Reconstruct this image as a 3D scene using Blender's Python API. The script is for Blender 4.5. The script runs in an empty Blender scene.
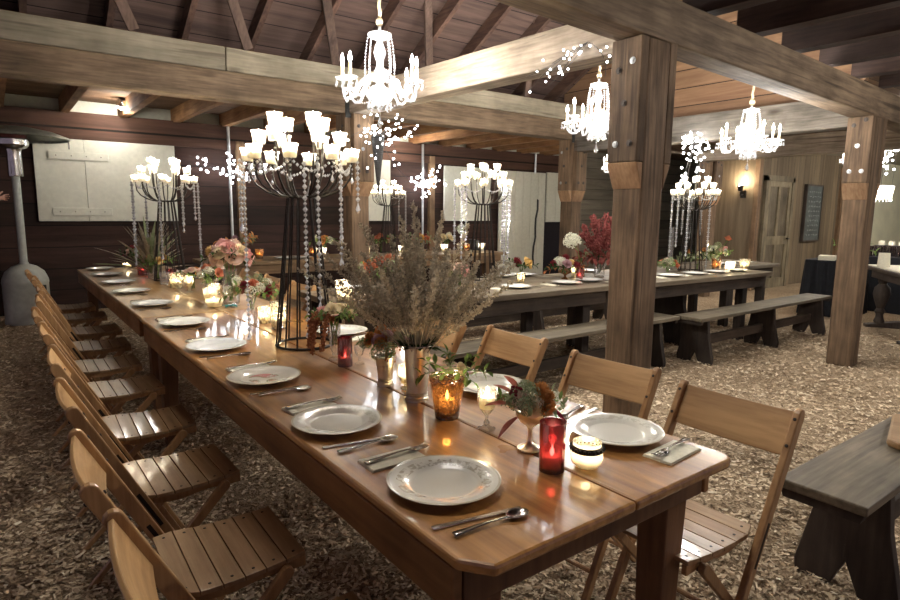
import bpy, math, random
from mathutils import Vector, Matrix
PI = math.pi
C = bpy.context.scene.collection
rnd = random.Random(7)
def V(*a): return Vector(a)

# ------------------------------------------------------------ materials
MATS = {}
def nt_new(name):
    m = bpy.data.materials.new(name); m.use_nodes = True
    nt = m.node_tree; nt.nodes.clear()
    out = nt.nodes.new('ShaderNodeOutputMaterial')
    MATS[name] = m
    return m, nt, out
def nd(nt, typ, ins=None, **props):
    n = nt.nodes.new(typ)
    for k, v in props.items(): setattr(n, k, v)
    for k, v in (ins or {}).items():
        s = n.inputs[k]
        if hasattr(v, 'bl_idname') and hasattr(v, 'outputs'): nt.links.new(v.outputs[0], s)
        elif isinstance(v, bpy.types.NodeSocket): nt.links.new(v, s)
        else:
            if isinstance(v, tuple) and len(v) == 3 and s.type == 'RGBA': v = v + (1,)
            s.default_value = v
    return n
def ramp(nt, fac, stops):
    r = nd(nt, 'ShaderNodeValToRGB', {'Fac': fac})
    e = r.color_ramp.elements
    while len(e) < len(stops): e.new(0.5)
    for el, (p, c) in zip(e, stops): el.position = p; el.color = tuple(c) + (1,)
    return r
def mth(nt, op, a, b=0.0, c=None):
    d = {0: a, 1: b}
    if c is not None: d[2] = c
    return nd(nt, 'ShaderNodeMath', d, operation=op)
def mix(nt, fac, a, b, mode='MIX'):
    return nd(nt, 'ShaderNodeMixRGB', {'Fac': fac, 'Color1': a, 'Color2': b}, blend_type=mode)
def coords(nt, jitter=True):
    tc = nd(nt, 'ShaderNodeTexCoord')
    if not jitter: return tc.outputs['Object']
    oi = nd(nt, 'ShaderNodeObjectInfo')
    k = mth(nt, 'MULTIPLY', oi.outputs['Random'], 13.0)
    a = nd(nt, 'ShaderNodeVectorMath', {0: tc.outputs['Object'], 1: k}, operation='ADD')
    return a.outputs[0]
def wood(name, c1, c2, axis=0, across=16, along=1.1, rough=.6, bump=.25, coat=0, stain=.5, knots=0, spec=.4, var=.25):
    m, nt, out = nt_new(name)
    co = coords(nt)
    sc = [across] * 3; sc[axis] = along
    mp = nd(nt, 'ShaderNodeMapping', {'Vector': co, 'Scale': tuple(sc)})
    n1 = nd(nt, 'ShaderNodeTexNoise', {'Vector': mp, 'Scale': 1.0, 'Detail': 6.0, 'Roughness': .65, 'Distortion': .6})
    sc2 = [across * 5] * 3; sc2[axis] = along * 3
    mp2 = nd(nt, 'ShaderNodeMapping', {'Vector': co, 'Scale': tuple(sc2)})
    n2 = nd(nt, 'ShaderNodeTexNoise', {'Vector': mp2, 'Scale': 1.0, 'Detail': 3.0})
    g = mth(nt, 'ADD', mth(nt, 'MULTIPLY', n1, .6), mth(nt, 'MULTIPLY', n2, .4))
    col = ramp(nt, g, [(.36, c1), (.62, c2)])
    if knots:
        sc4 = [across * 2.2] * 3; sc4[axis] = along * .7
        mp4 = nd(nt, 'ShaderNodeMapping', {'Vector': co, 'Scale': tuple(sc4)})
        n4 = nd(nt, 'ShaderNodeTexNoise', {'Vector': mp4, 'Scale': 1.0, 'Detail': 2.0, 'Distortion': .3})
        ck = ramp(nt, n4, [(.30, (.35, .32, .30)), (.38, (1, 1, 1))])
        col = mix(nt, knots, col, ck, 'MULTIPLY')
    n3 = nd(nt, 'ShaderNodeTexNoise', {'Vector': co, 'Scale': 2.3, 'Detail': 4.0, 'Roughness': .6})
    st = ramp(nt, n3, [(.3, (1 - stain,) * 3), (.65, (1, 1, 1))])
    col = mix(nt, 1.0, col, st, 'MULTIPLY')
    if knots:
        sk = [3.2] * 3; sk[axis] = 1.3
        mk = nd(nt, 'ShaderNodeMapping', {'Vector': co, 'Scale': tuple(sk)})
        vo = nd(nt, 'ShaderNodeTexVoronoi', {'Vector': mk, 'Scale': 1.0, 'Randomness': 1.0})
        kr = ramp(nt, vo.outputs['Distance'], [(.05, (.25, .2, .17)), (.13, (1, 1, 1))])
        col = mix(nt, knots, col, kr, 'MULTIPLY')
    oi = nd(nt, 'ShaderNodeObjectInfo')
    vv = nd(nt, 'ShaderNodeMapRange', {0: oi.outputs['Random'], 3: 1 - var, 4: 1 + var * .6})
    hs = nd(nt, 'ShaderNodeHueSaturation', {'Color': col, 'Value': vv.outputs[0]})
    bp = nd(nt, 'ShaderNodeBump', {'Height': g, 'Strength': bump, 'Distance': .01})
    rg = nd(nt, 'ShaderNodeMapRange', {0: n3.outputs[0], 1: .3, 2: .7, 3: rough + .1, 4: rough - .05})
    b = nd(nt, 'ShaderNodeBsdfPrincipled', {'Base Color': hs, 'Roughness': rg.outputs[0], 'Normal': bp, 'Specular IOR Level': spec, 'Coat Weight': coat, 'Coat Roughness': .07})
    nt.links.new(b.outputs[0], out.inputs[0]); return m
def planks(name, c1, c2, along, across, width, rough=.75, seam=.035, grain=12, var=.5):
    m, nt, out = nt_new(name)
    tc = nd(nt, 'ShaderNodeTexCoord'); co = tc.outputs['Object']
    sp = nd(nt, 'ShaderNodeSeparateXYZ', {0: co})
    w = mth(nt, 'DIVIDE', sp.outputs[across], width)
    fl = mth(nt, 'FLOOR', w); fr = mth(nt, 'FRACT', w)
    wn = nd(nt, 'ShaderNodeTexWhiteNoise', {'W': fl}, noise_dimensions='1D')
    sc = [grain] * 3; sc[along] = .9
    off = nd(nt, 'ShaderNodeVectorMath', {0: co, 1: mth(nt, 'MULTIPLY', wn, 9.0)}, operation='ADD')
    mp = nd(nt, 'ShaderNodeMapping', {'Vector': off.outputs[0], 'Scale': tuple(sc)})
    n1 = nd(nt, 'ShaderNodeTexNoise', {'Vector': mp, 'Scale': 1.0, 'Detail': 6.0, 'Roughness': .65, 'Distortion': .5})
    col = ramp(nt, n1, [(.3, c1), (.7, c2)])
    pv = nd(nt, 'ShaderNodeMapRange', {0: wn.outputs[0], 3: 1 - var, 4: 1 + var * .4})
    hs = nd(nt, 'ShaderNodeHueSaturation', {'Color': col, 'Value': pv.outputs[0]})
    sm = mth(nt, 'LESS_THAN', fr, seam)
    colf = mix(nt, sm, hs, tuple(x * .18 for x in c1))
    hgt = mth(nt, 'SUBTRACT', mth(nt, 'MULTIPLY', n1, .3), sm)
    bp = nd(nt, 'ShaderNodeBump', {'Height': hgt, 'Strength': .35, 'Distance': .012})
    b = nd(nt, 'ShaderNodeBsdfPrincipled', {'Base Color': colf, 'Roughness': rough, 'Normal': bp, 'Specular IOR Level': .3})
    nt.links.new(b.outputs[0], out.inputs[0]); return m
def plain(name, col, rough=.5, metal=0, spec=.5, noise=.12, nscale=20, bump=0, sheen=0, sss=0):
    m, nt, out = nt_new(name)
    co = coords(nt)
    n = nd(nt, 'ShaderNodeTexNoise', {'Vector': co, 'Scale': float(nscale), 'Detail': 4.0})
    lo = tuple(max(0, c * (1 - noise * 1.6)) for c in col); hi = tuple(min(1, c * (1 + noise)) for c in col)
    cr = ramp(nt, n, [(.3, lo), (.7, hi)])
    ins = {'Base Color': cr, 'Roughness': rough, 'Metallic': metal, 'Specular IOR Level': spec}
    if bump: ins['Normal'] = nd(nt, 'ShaderNodeBump', {'Height': n, 'Strength': bump, 'Distance': .01})
    b = nd(nt, 'ShaderNodeBsdfPrincipled', ins)
    nt.links.new(b.outputs[0], out.inputs[0]); return m
def petal(name, col, col2=None, tr=.35):
    m, nt, out = nt_new(name)
    co = coords(nt)
    n = nd(nt, 'ShaderNodeTexNoise', {'Vector': co, 'Scale': 35.0, 'Detail': 3.0})
    cr = ramp(nt, n, [(.35, col), (.65, col2 or tuple(c * .7 for c in col))])
    d = nd(nt, 'ShaderNodeBsdfDiffuse', {'Color': cr}); t = nd(nt, 'ShaderNodeBsdfTranslucent', {'Color': cr})
    x = nd(nt, 'ShaderNodeMixShader', {0: tr, 1: d, 2: t})
    nt.links.new(x.outputs[0], out.inputs[0]); return m
def glow(name, col, strength):
    m, nt, out = nt_new(name)
    e = nd(nt, 'ShaderNodeEmission', {'Color': col, 'Strength': strength})
    nt.links.new(e.outputs[0], out.inputs[0])
    m.cycles.emission_sampling = 'NONE'
    return m
def glass(name, tint, body, f_body=.3, f_gloss=.15, rough=.05, pattern=0, dark=None):
    """thin walled glass: see-through tint + some body that catches the candle behind it + shine"""
    m, nt, out = nt_new(name)
    co = coords(nt, False)
    tr = nd(nt, 'ShaderNodeBsdfTransparent', {'Color': tint})
    bcol = body; nrm = {}
    if pattern:
        vo = nd(nt, 'ShaderNodeTexVoronoi', {'Vector': co, 'Scale': float(pattern)})
        bcol = ramp(nt, vo.outputs['Distance'], [(.1, body), (.75, dark or tuple(c * .25 for c in body))])
        nrm = {'Normal': nd(nt, 'ShaderNodeBump', {'Height': vo.outputs['Distance'], 'Strength': .8, 'Distance': .006})}
    tl = nd(nt, 'ShaderNodeBsdfTranslucent', {'Color': bcol}); df = nd(nt, 'ShaderNodeBsdfDiffuse', {'Color': bcol})
    bd = nd(nt, 'ShaderNodeMixShader', {0: .3, 1: tl, 2: df})
    gl = nd(nt, 'ShaderNodeBsdfGlossy', dict({'Color': (1, 1, 1), 'Roughness': rough}, **nrm))
    lw = nd(nt, 'ShaderNodeLayerWeight', dict({'Blend': .35}, **nrm))
    a = nd(nt, 'ShaderNodeMixShader', {0: f_body, 1: tr, 2: bd})
    fac = mth(nt, 'ADD', mth(nt, 'MULTIPLY', lw.outputs['Fresnel'], .6), f_gloss)
    b = nd(nt, 'ShaderNodeMixShader', {0: fac, 1: a, 2: gl})
    nt.links.new(b.outputs[0], out.inputs[0]); return m

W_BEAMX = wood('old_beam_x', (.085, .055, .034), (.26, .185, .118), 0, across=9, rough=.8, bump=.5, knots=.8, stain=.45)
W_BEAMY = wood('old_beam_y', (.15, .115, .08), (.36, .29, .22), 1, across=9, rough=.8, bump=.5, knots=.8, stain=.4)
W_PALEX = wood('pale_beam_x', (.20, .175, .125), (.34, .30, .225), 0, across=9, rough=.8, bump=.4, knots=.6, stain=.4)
W_POST = wood('old_post', (.065, .038, .020), (.21, .135, .078), 2, across=10, rough=.8, bump=.6, knots=.8, stain=.5)
W_FRESH = wood('cut_bevel', (.22, .12, .06), (.36, .22, .12), 2, across=14, rough=.8, bump=.3)
W_RAFT = wood('rafter_wood', (.06, .03, .022), (.15, .085, .06), 1, across=9, rough=.85, bump=.4, stain=.5)
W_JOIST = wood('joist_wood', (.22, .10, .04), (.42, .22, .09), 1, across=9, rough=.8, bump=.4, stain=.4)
W_JOISTSH = wood('shaded_joist_wood', (.03, .018, .016), (.085, .05, .04), 1, across=9, rough=.85, bump=.4, stain=.4)  # shade over the front aisle joists is put into this wood colour
W_STRUT = wood('strut_wood', (.08, .05, .04), (.17, .11, .085), 2, across=12, rough=.85, bump=.3)
P_WALL = planks('dark_plank_wall', (.018, .008, .006), (.055, .025, .017), 0, 2, .285, seam=.04, var=.45)
P_WALLG = planks('grey_plank_wall', (.15, .13, .10), (.27, .245, .19), 0, 2, .24, seam=.04, var=.3)
P_WALLB = planks('brown_board_wall', (.095, .067, .04), (.185, .14, .088), 2, 0, .23, seam=.03, var=.35)
P_ROOF = planks('roof_boards', (.06, .037, .033), (.165, .108, .09), 0, 1, .24, rough=.85, seam=.04, var=.35)
P_DECK = planks('deck_boards', (.10, .055, .03), (.22, .13, .07), 0, 1, .2, rough=.85, var=.3)
P_LOFT = planks('loft_boards', (.15, .08, .045), (.29, .175, .10), 1, 2, .2, rough=.8, seam=.05, var=.25)
P_WHITE = planks('white_boards', (.58, .56, .46), (.70, .68, .57), 2, 0, .2, rough=.6, seam=.03, var=.06)
M_WHITE = plain('white_paint', (.58, .58, .49), .6, noise=.05)
M_PALE = plain('pale_green_wall', (.74, .73, .54), .8, noise=.06, nscale=3)
W_TABLE = wood('varnished_table', (.25, .09, .019), (.64, .315, .085), 1, across=9, along=.7, rough=.32, bump=.05, coat=1.0, stain=.45, spec=.5, var=.06)
W_TABLEF = wood('pale_table', (.30, .17, .07), (.55, .34, .15), 1, across=7, along=.9, rough=.36, bump=.05, coat=.35, stain=.25, spec=.5, var=.06)
W_TLEG = wood('table_leg_wood', (.12, .05, .022), (.25, .12, .05), 2, across=10, rough=.5, bump=.15)
W_TAPR = wood('table_apron_wood', (.20, .09, .03), (.38, .19, .07), 1, across=9, rough=.45, bump=.1)
W_GREYX = wood('grey_table_x', (.10, .075, .05), (.23, .185, .125), 0, across=9, rough=.5, bump=.2, coat=.15, stain=.35)
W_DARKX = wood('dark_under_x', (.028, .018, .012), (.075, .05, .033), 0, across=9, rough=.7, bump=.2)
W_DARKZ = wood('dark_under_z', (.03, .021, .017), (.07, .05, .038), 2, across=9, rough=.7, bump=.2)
W_BENCH = wood('bench_plank', (.085, .066, .043), (.23, .19, .13), 0, across=10, rough=.55, bump=.3, coat=.1, stain=.4, knots=.4)
W_CHAIR = wood('chair_wood', (.30, .155, .06), (.50, .29, .13), 2, across=14, rough=.4, bump=.1, coat=.25, stain=.2, var=.2)
W_CHAIRY = wood('chair_board', (.33, .18, .075), (.54, .33, .15), 1, across=14, rough=.4, bump=.1, coat=.25, stain=.2, var=.15)
W_SEAT = wood('chair_seat_wood', (.27, .15, .065), (.46, .30, .16), 1, across=13, rough=.34, bump=.08, coat=.3, stain=.3, var=.25)
W_DOOR = wood('door_wood', (.13, .10, .06), (.25, .205, .13), 2, across=10, rough=.7, bump=.2)
W_BROWN = wood('brown_trim', (.14, .08, .04), (.28, .17, .09), 2, across=10, rough=.7)
M_IRON = plain('black_iron', (.022, .017, .014), .45, .7, noise=.2)
M_NAIL = plain('dark_nail', (.02, .014, .01), .5, .5)
M_BOLT = plain('bolt_steel', (.36, .37, .38), .45, 1, noise=.2)
M_BOLTD = plain('rusty_bolt', (.06, .05, .045), .6, .7)
M_SILV = plain('silver', (.86, .77, .62), .30, .9, noise=.18, nscale=12)
M_STEEL = plain('cutlery_steel', (.55, .52, .49), .15, 1, noise=.1)
M_HEAT = plain('heater_enamel', (.42, .44, .40), .4, 0, noise=.08)
M_CHROME = plain('heater_chrome', (.6, .6, .6), .18, 1)
M_NAPK = plain('napkin_linen', (.74, .70, .56), .9, noise=.06, nscale=60, bump=.2)
M_CLOTH = plain('dark_cloth', (.004, .005, .009), .95, noise=.2)
M_CHALK = plain('chalkboard_slate', (.055, .065, .062), .8, noise=.25, nscale=6)
M_CHALKW = plain('chalk', (.33, .35, .34), .9)
M_PIPE = plain('galvanised_pipe', (.55, .57, .58), .35, .8)
M_ROPE = plain('rope_fibre', (.42, .34, .22), .9, noise=.3, nscale=90, bump=.4)
M_WIRE = plain('wire_dark', (.06, .05, .045), .6, .3)
M_WICK = plain('dark_wicker', (.022, .02, .018), .7, noise=.4, nscale=80, bump=.5)
M_WAX = petal('wax', (.90, .84, .68), (.86, .78, .60), .5)
M_SKIN = plain('skin', (.50, .28, .20), .5, noise=.08)
M_JACK = plain('jacket_cloth', (.05, .05, .06), .9, noise=.2)
M_BLACK = plain('black_plastic', (.012, .014, .014), .5)
M_RIM = plain('gold_line', (.42, .33, .18), .3, .8)
M_FLAME = glow('flame', (1, .80, .48), 14)
M_CUPF = glow('candle_cup_flame', (1, .93, .78), 40)
M_BULB = glow('bulb', (.92, .96, 1), 45)
M_FAIRY = glow('fairy_bulb', (.93, .96, 1), 7)
M_FLOOD = glow('flood_bulb', (1, .98, .92), 40)
M_GLASS = glass('clear_glass', (.95, .96, .95), (.8, .82, .80), .10, .12)
M_CUP = glass('frosted_cup_glass', (.95, .93, .88), (.95, .92, .84), .62, .06, .2)
M_AMBER = glass('amber_quilted_glass', (.34, .15, .045), (.30, .12, .03), .62, .10, .12, 95, (.03, .011, .004))
M_AMBERP = glass('amber_bottle_glass', (.55, .25, .06), (.35, .14, .02), .45, .12, .08)
M_RED = glass('red_glass', (.24, .02, .025), (.16, .012, .018), .5, .10, .08)
M_MERC = glass('mercury_glass', (.85, .82, .70), (.85, .80, .62), .6, .18, .15, 90, (.25, .22, .15))
M_CREAM = glass('cream_cup_glass', (.9, .86, .74), (.95, .90, .74), .8, .06, .2)
M_CRYST = glass('crystal', (.96, .97, 1), (.93, .95, .98), .62, .30, .10)
M_LEAF = petal('leaf_green', (.10, .17, .05), (.19, .27, .09), .3)
M_LEAFD = petal('leaf_dark', (.025, .045, .02), (.05, .08, .03), .2)
M_LEAFG = petal('leaf_grey_green', (.20, .25, .13), (.30, .33, .20), .3)
M_LEAFR = petal('leaf_burgundy', (.12, .03, .028), (.22, .075, .06), .25)
M_TEAL = petal('leaf_teal', (.03, .12, .11), (.06, .2, .17), .2)
M_HEATH = petal('heather_dry', (.29, .25, .19), (.48, .42, .32), .25)
M_HEATHP = petal('heather_tan', (.48, .40, .28), (.62, .54, .40), .25)
M_PINK = petal('petal_pink', (.72, .34, .33), (.82, .52, .45))
M_BLUSH = petal('petal_blush', (.80, .58, .48), (.85, .70, .60))
M_CORAL = petal('petal_coral', (.55, .16, .09), (.66, .30, .18))
M_ORANGE = petal('petal_orange', (.58, .22, .07), (.68, .36, .14))
M_YELL = petal('petal_yellow', (.70, .45, .14), (.75, .56, .26))
M_WHITEP = petal('petal_white', (.80, .80, .70), (.72, .74, .58))
M_CREAMP = petal('petal_cream', (.82, .72, .48), (.78, .66, .46))
M_BURG = petal('petal_burgundy', (.17, .02, .03), (.28, .05, .06))
M_AMAR = petal('amaranth_rust', (.28, .10, .05), (.40, .17, .08), .2)
M_AMARR = petal('amaranth_red', (.15, .035, .035), (.26, .085, .075), .2)
M_MAUVE = petal('petal_mauve', (.45, .25, .30), (.55, .36, .38))
M_BRONZE = petal('petal_bronze', (.42, .17, .05), (.55, .27, .10))

def plate_mat(name, base, pat, r0, r1, thr, scale, pat2=None):
    m, nt, out = nt_new(name)
    co = coords(nt, False)
    sp = nd(nt, 'ShaderNodeSeparateXYZ', {0: co})
    r = mth(nt, 'SQRT', mth(nt, 'ADD', mth(nt, 'MULTIPLY', sp.outputs[0], sp.outputs[0]), mth(nt, 'MULTIPLY', sp.outputs[1], sp.outputs[1])))
    ring = mth(nt, 'MULTIPLY', mth(nt, 'GREATER_THAN', r, r0), mth(nt, 'LESS_THAN', r, r1))
    n = nd(nt, 'ShaderNodeTexNoise', {'Vector': co, 'Scale': float(scale), 'Detail': 5.0, 'Roughness': .7})
    big = nd(nt, 'ShaderNodeTexNoise', {'Vector': co, 'Scale': 14.0, 'Detail': 1.0})
    f = mth(nt, 'MULTIPLY', mth(nt, 'GREATER_THAN', n, thr), mth(nt, 'GREATER_THAN', big, .47))
    f = mth(nt, 'MULTIPLY', f, ring)
    pc = ramp(nt, big, [(.48, pat), (.6, pat2 or pat)])
    col = mix(nt, mth(nt, 'MULTIPLY', f, .75), base, pc)
    gold = mth(nt, 'GREATER_THAN', r, .1275)
    col = mix(nt, mth(nt, 'MULTIPLY', gold, .6), col, (.45, .36, .2))
    b = nd(nt, 'ShaderNodeBsdfPrincipled', {'Base Color': col, 'Roughness': .18, 'Coat Weight': .4, 'Coat Roughness': .05})
    nt.links.new(b.outputs[0], out.inputs[0]); return m
M_PL_BAND = plate_mat('china_floral_band', (.74, .72, .64), (.30, .24, .16), .088, .112, .50, 75, (.36, .33, .24))
M_PL_RIM = plate_mat('china_faint_rim', (.74, .73, .66), (.50, .48, .40), .095, .118, .5, 60)
M_PL_ROSE = plate_mat('china_rose_spray', (.76, .72, .62), (.10, .20, .06), -1, .06, .45, 55, (.65, .18, .18))
M_PL_WHITE = plate_mat('china_white', (.74, .75, .72), (.66, .67, .66), .09, .118, .5, 50)

def floor_mat(name, chips):
    m, nt, out = nt_new(name)
    if chips:
        g = nd(nt, 'ShaderNodeNewGeometry'); f = g.outputs['Random Per Island']
        col = ramp(nt, f, [(0, (.14, .095, .06)), (.22, (.36, .26, .165)), (.55, (.60, .47, .32)), (.93, (.74, .61, .44)), (1, (.82, .72, .56))])
        b = nd(nt, 'ShaderNodeBsdfPrincipled', {'Base Color': col, 'Roughness': .85, 'Specular IOR Level': .25})
    else:
        tc = nd(nt, 'ShaderNodeTexCoord'); co = tc.outputs['Object']
        mp = nd(nt, 'ShaderNodeMapping', {'Vector': co, 'Scale': (1, 1, 1)})
        dn = nd(nt, 'ShaderNodeTexNoise', {'Vector': mp, 'Scale': 9.0, 'Detail': 2.0})
        ad = nd(nt, 'ShaderNodeVectorMath', {0: mp, 1: dn.outputs['Color']}, operation='ADD')
        vo = nd(nt, 'ShaderNodeTexVoronoi', {'Vector': ad.outputs[0], 'Scale': 30.0})
        n = nd(nt, 'ShaderNodeTexNoise', {'Vector': co, 'Scale': 60.0, 'Detail': 6.0, 'Roughness': .7})
        n2 = nd(nt, 'ShaderNodeTexNoise', {'Vector': co, 'Scale': .9, 'Detail': 3.0})
        sp = nd(nt, 'ShaderNodeSeparateXYZ', {0: vo.outputs['Color']})
        f = mth(nt, 'ADD', mth(nt, 'MULTIPLY', sp.outputs[0], .5), mth(nt, 'MULTIPLY', n, .5))
        col = ramp(nt, f, [(.2, (.17, .115, .07)), (.5, (.40, .295, .19)), (.8, (.68, .54, .38))])
        big = ramp(nt, n2, [(.35, (.78, .76, .74)), (.65, (1, 1, 1))])
        col = mix(nt, 1.0, col, big, 'MULTIPLY')
        bp = nd(nt, 'ShaderNodeBump', {'Height': f, 'Strength': .9, 'Distance': .03})
        b = nd(nt, 'ShaderNodeBsdfPrincipled', {'Base Color': col, 'Roughness': .9, 'Normal': bp, 'Specular IOR Level': .2})
    nt.links.new(b.outputs[0], out.inputs[0]); return m
M_FLOOR = floor_mat('wood_chip_ground', False)
M_CHIP = floor_mat('loose_wood_chips', True)

# ------------------------------------------------------------ mesh building
class MB:
    def __init__(s): s.v = []; s.f = []; s.sm = []
    def add(s, vs, fs, smooth=False):
        o = len(s.v); s.v.extend(tuple(p) for p in vs)
        for f in fs: s.f.append(tuple(i + o for i in f)); s.sm.append(smooth)
        return s
    def box(s, x0, x1, y0, y1, z0, z1):
        vs = [(x, y, z) for z in (z0, z1) for y in (y0, y1) for x in (x0, x1)]
        return s.add(vs, [(0, 2, 3, 1), (4, 5, 7, 6), (0, 1, 5, 4), (2, 6, 7, 3), (0, 4, 6, 2), (1, 3, 7, 5)])
    def bar(s, p, q, w, h, up=(0, 0, 1)):
        """box along p-q: w across (sideways), h along up"""
        p, q = Vector(p), Vector(q); d = (q - p).normalized(); u = Vector(up)
        a = d.cross(u)
        if a.length < 1e-4: a = d.cross(Vector((0, 1, 0)))
        a.normalize(); u = a.cross(d).normalized()
        vs = []
        for c in (p, q):
            for i, j in ((-1, -1), (1, -1), (1, 1), (-1, 1)): vs.append(c + a * (i * w / 2) + u * (j * h / 2))
        return s.add(vs, [(0, 1, 2, 3), (7, 6, 5, 4), (0, 4, 5, 1), (1, 5, 6, 2), (2, 6, 7, 3), (3, 7, 4, 0)])
    def tube(s, pts, r, n=6, cap=True):
        pts = [Vector(p) for p in pts]; k = len(pts)
        rs = r if isinstance(r, (list, tuple)) else [r] * k
        vs = []; prev = None
        for i, p in enumerate(pts):
            t = (pts[min(i + 1, k - 1)] - pts[max(i - 1, 0)])
            t = t.normalized() if t.length > 1e-9 else Vector((0, 0, 1))
            if prev is None:
                a = t.cross(Vector((0, 0, 1)))
                if a.length < 1e-3: a = t.cross(Vector((1, 0, 0)))
            else: a = prev - t * prev.dot(t)
            a.normalize(); prev = a; b = t.cross(a)
            for j in range(n):
                th = 2 * PI * j / n
                vs.append(p + (a * math.cos(th) + b * math.sin(th)) * rs[i])
        fs = []
        for i in range(k - 1):
            for j in range(n):
                fs.append((i * n + j, i * n + (j + 1) % n, (i + 1) * n + (j + 1) % n, (i + 1) * n + j))
        if cap: fs.append(tuple(range(n))[::-1]); fs.append(tuple((k - 1) * n + j for j in range(n)))
        return s.add(vs, fs, True)
    def lathe(s, prof, c=(0, 0, 0), n=24, ax=None):
        """prof: (r, z) from one end to the other; r 0 closes"""
        c = Vector(c); M = Matrix.Identity(3) if ax is None else Vector((0, 0, 1)).rotation_difference(Vector(ax)).to_matrix()
        vs = []; idx = []
        for r, z in prof:
            if r < 1e-6: idx.append((len(vs),)); vs.append(c + M @ Vector((0, 0, z)))
            else:
                idx.append(tuple(range(len(vs), len(vs) + n)))
                for j in range(n):
                    th = 2 * PI * j / n; vs.append(c + M @ Vector((r * math.cos(th), r * math.sin(th), z)))
        fs = []
        for a, b in zip(idx, idx[1:]):
            for j in range(n):
                k = (j + 1) % n
                if len(a) == 1 and len(b) == 1: continue
                if len(a) == 1: fs.append((a[0], b[k], b[j]))
                elif len(b) == 1: fs.append((a[j], a[k], b[0]))
                else: fs.append((a[j], a[k], b[k], b[j]))
        return s.add(vs, fs, True)
    def ball(s, c, r, n=8, m=5, sc=(1, 1, 1)):
        c = Vector(c); vs = [c + Vector((0, 0, -r * sc[2]))]; fs = []
        for i in range(1, m):
            ph = -PI / 2 + PI * i / m
            for j in range(n):
                th = 2 * PI * j / n
                vs.append(c + Vector((r * sc[0] * math.cos(ph) * math.cos(th), r * sc[1] * math.cos(ph) * math.sin(th), r * sc[2] * math.sin(ph))))
        vs.append(c + Vector((0, 0, r * sc[2]))); top = len(vs) - 1
        for j in range(n):
            fs.append((0, 1 + (j + 1) % n, 1 + j)); fs.append((top, top - n + j, top - n + (j + 1) % n))
        for i in range(m - 2):
            for j in range(n):
                a = 1 + i * n; fs.append((a + j, a + (j + 1) % n, a + n + (j + 1) % n, a + n + j))
        return s.add(vs, fs, True)
    def octa(s, c, r, h):
        c = Vector(c); vs = [c + Vector(p) for p in ((r, 0, 0), (0, r, 0), (-r, 0, 0), (0, -r, 0), (0, 0, h), (0, 0, -h))]
        return s.add(vs, [(0, 1, 4), (1, 2, 4), (2, 3, 4), (3, 0, 4), (1, 0, 5), (2, 1, 5), (3, 2, 5), (0, 3, 5)])
    def prism(s, poly, a, b, plane='xy'):
        """extrude a 2-D outline (counter-clockwise) between a and b"""
        n = len(poly)
        def P(u, v, w): return {'xy': (u, v, w), 'yz': (w, u, v), 'xz': (u, w, v)}[plane]
        vs = [P(u, v, a) for u, v in poly] + [P(u, v, b) for u, v in poly]
        fs = [tuple(range(n))[::-1], tuple(range(n, 2 * n))] + [(i, (i + 1) % n, n + (i + 1) % n, n + i) for i in range(n)]
        if plane == 'xz': fs = [f[::-1] for f in fs]
        return s.add(vs, fs)
    def leaf(s, base, d, up, L, w, curl=.25, n=4, shape=1.0):
        base = Vector(base); d = Vector(d).normalized(); up = Vector(up)
        a = d.cross(up)
        if a.length < 1e-3: a = d.cross(Vector((1, .3, 0)))
        a.normalize(); u = a.cross(d)
        vs = []; fs = []
        for i in range(n + 1):
            t = i / n; ww = w * math.sin(PI * min(1, max(.04, t ** shape * .96 + .02))) * .5
            c = base + d * (L * t) - u * (curl * L * t * t)
            vs += [c - a * ww + u * ww * .35, c, c + a * ww + u * ww * .35]
        for i in range(n):
            k = i * 3; fs += [(k, k + 1, k + 4, k + 3), (k + 1, k + 2, k + 5, k + 4)]
        return s.add(vs, fs, True)
    def build(s, name, mat, parent=None, loc=None, rz=None, bevel=0, sharp=.7, kind=None, solid=0):
        me = bpy.data.meshes.new(name); me.from_pydata(s.v, [], s.f)
        me.polygons.foreach_set('use_smooth', s.sm)
        me.materials.append(mat); me.update()
        if any(s.sm): me.set_sharp_from_angle(angle=sharp)
        o = bpy.data.objects.new(name, me); C.objects.link(o)
        if parent: o.parent = parent
        if loc: o.location = loc
        if rz: o.rotation_euler.z = rz
        if solid:
            so = o.modifiers.new('solid', 'SOLIDIFY'); so.thickness = solid; so.offset = 0
        if bevel:
            b = o.modifiers.new('bevel', 'BEVEL'); b.width = bevel; b.segments = 2; b.limit_method = 'ANGLE'; b.angle_limit = .6
        if kind: o['kind'] = kind
        return o

def thing(name, label, cat, loc=(0, 0, 0), rz=0, group=None):
    o = bpy.data.objects.new(name, None); C.objects.link(o); o.empty_display_size = .05
    o.location = loc; o.rotation_euler.z = rz
    return tag(o, label, cat, group)
def tag(o, label, cat, group=None):
    o['label'] = label; o['category'] = cat
    if group: o['group'] = group
    return o
def dup(root, loc, rz, label, group=None):
    def cp(o, par):
        c = o.copy(); C.objects.link(c)
        if par: c.parent = par
        for ch in list(o.children): cp(ch, c)
        return c
    r = cp(root, None); r.location = loc; r.rotation_euler.z = rz; r['label'] = label
    if group: r['group'] = group
    return r
PROTO = {}
def lamp(par, loc, power, col=(1, .86, .66), size=.02, name='candle_light'):
    l = bpy.data.lights.new(name, 'POINT'); l.energy = power; l.color = col; l.shadow_soft_size = size
    o = bpy.data.objects.new(name, l); C.objects.link(o); o.location = loc
    if par: o.parent = par
    return o

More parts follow.
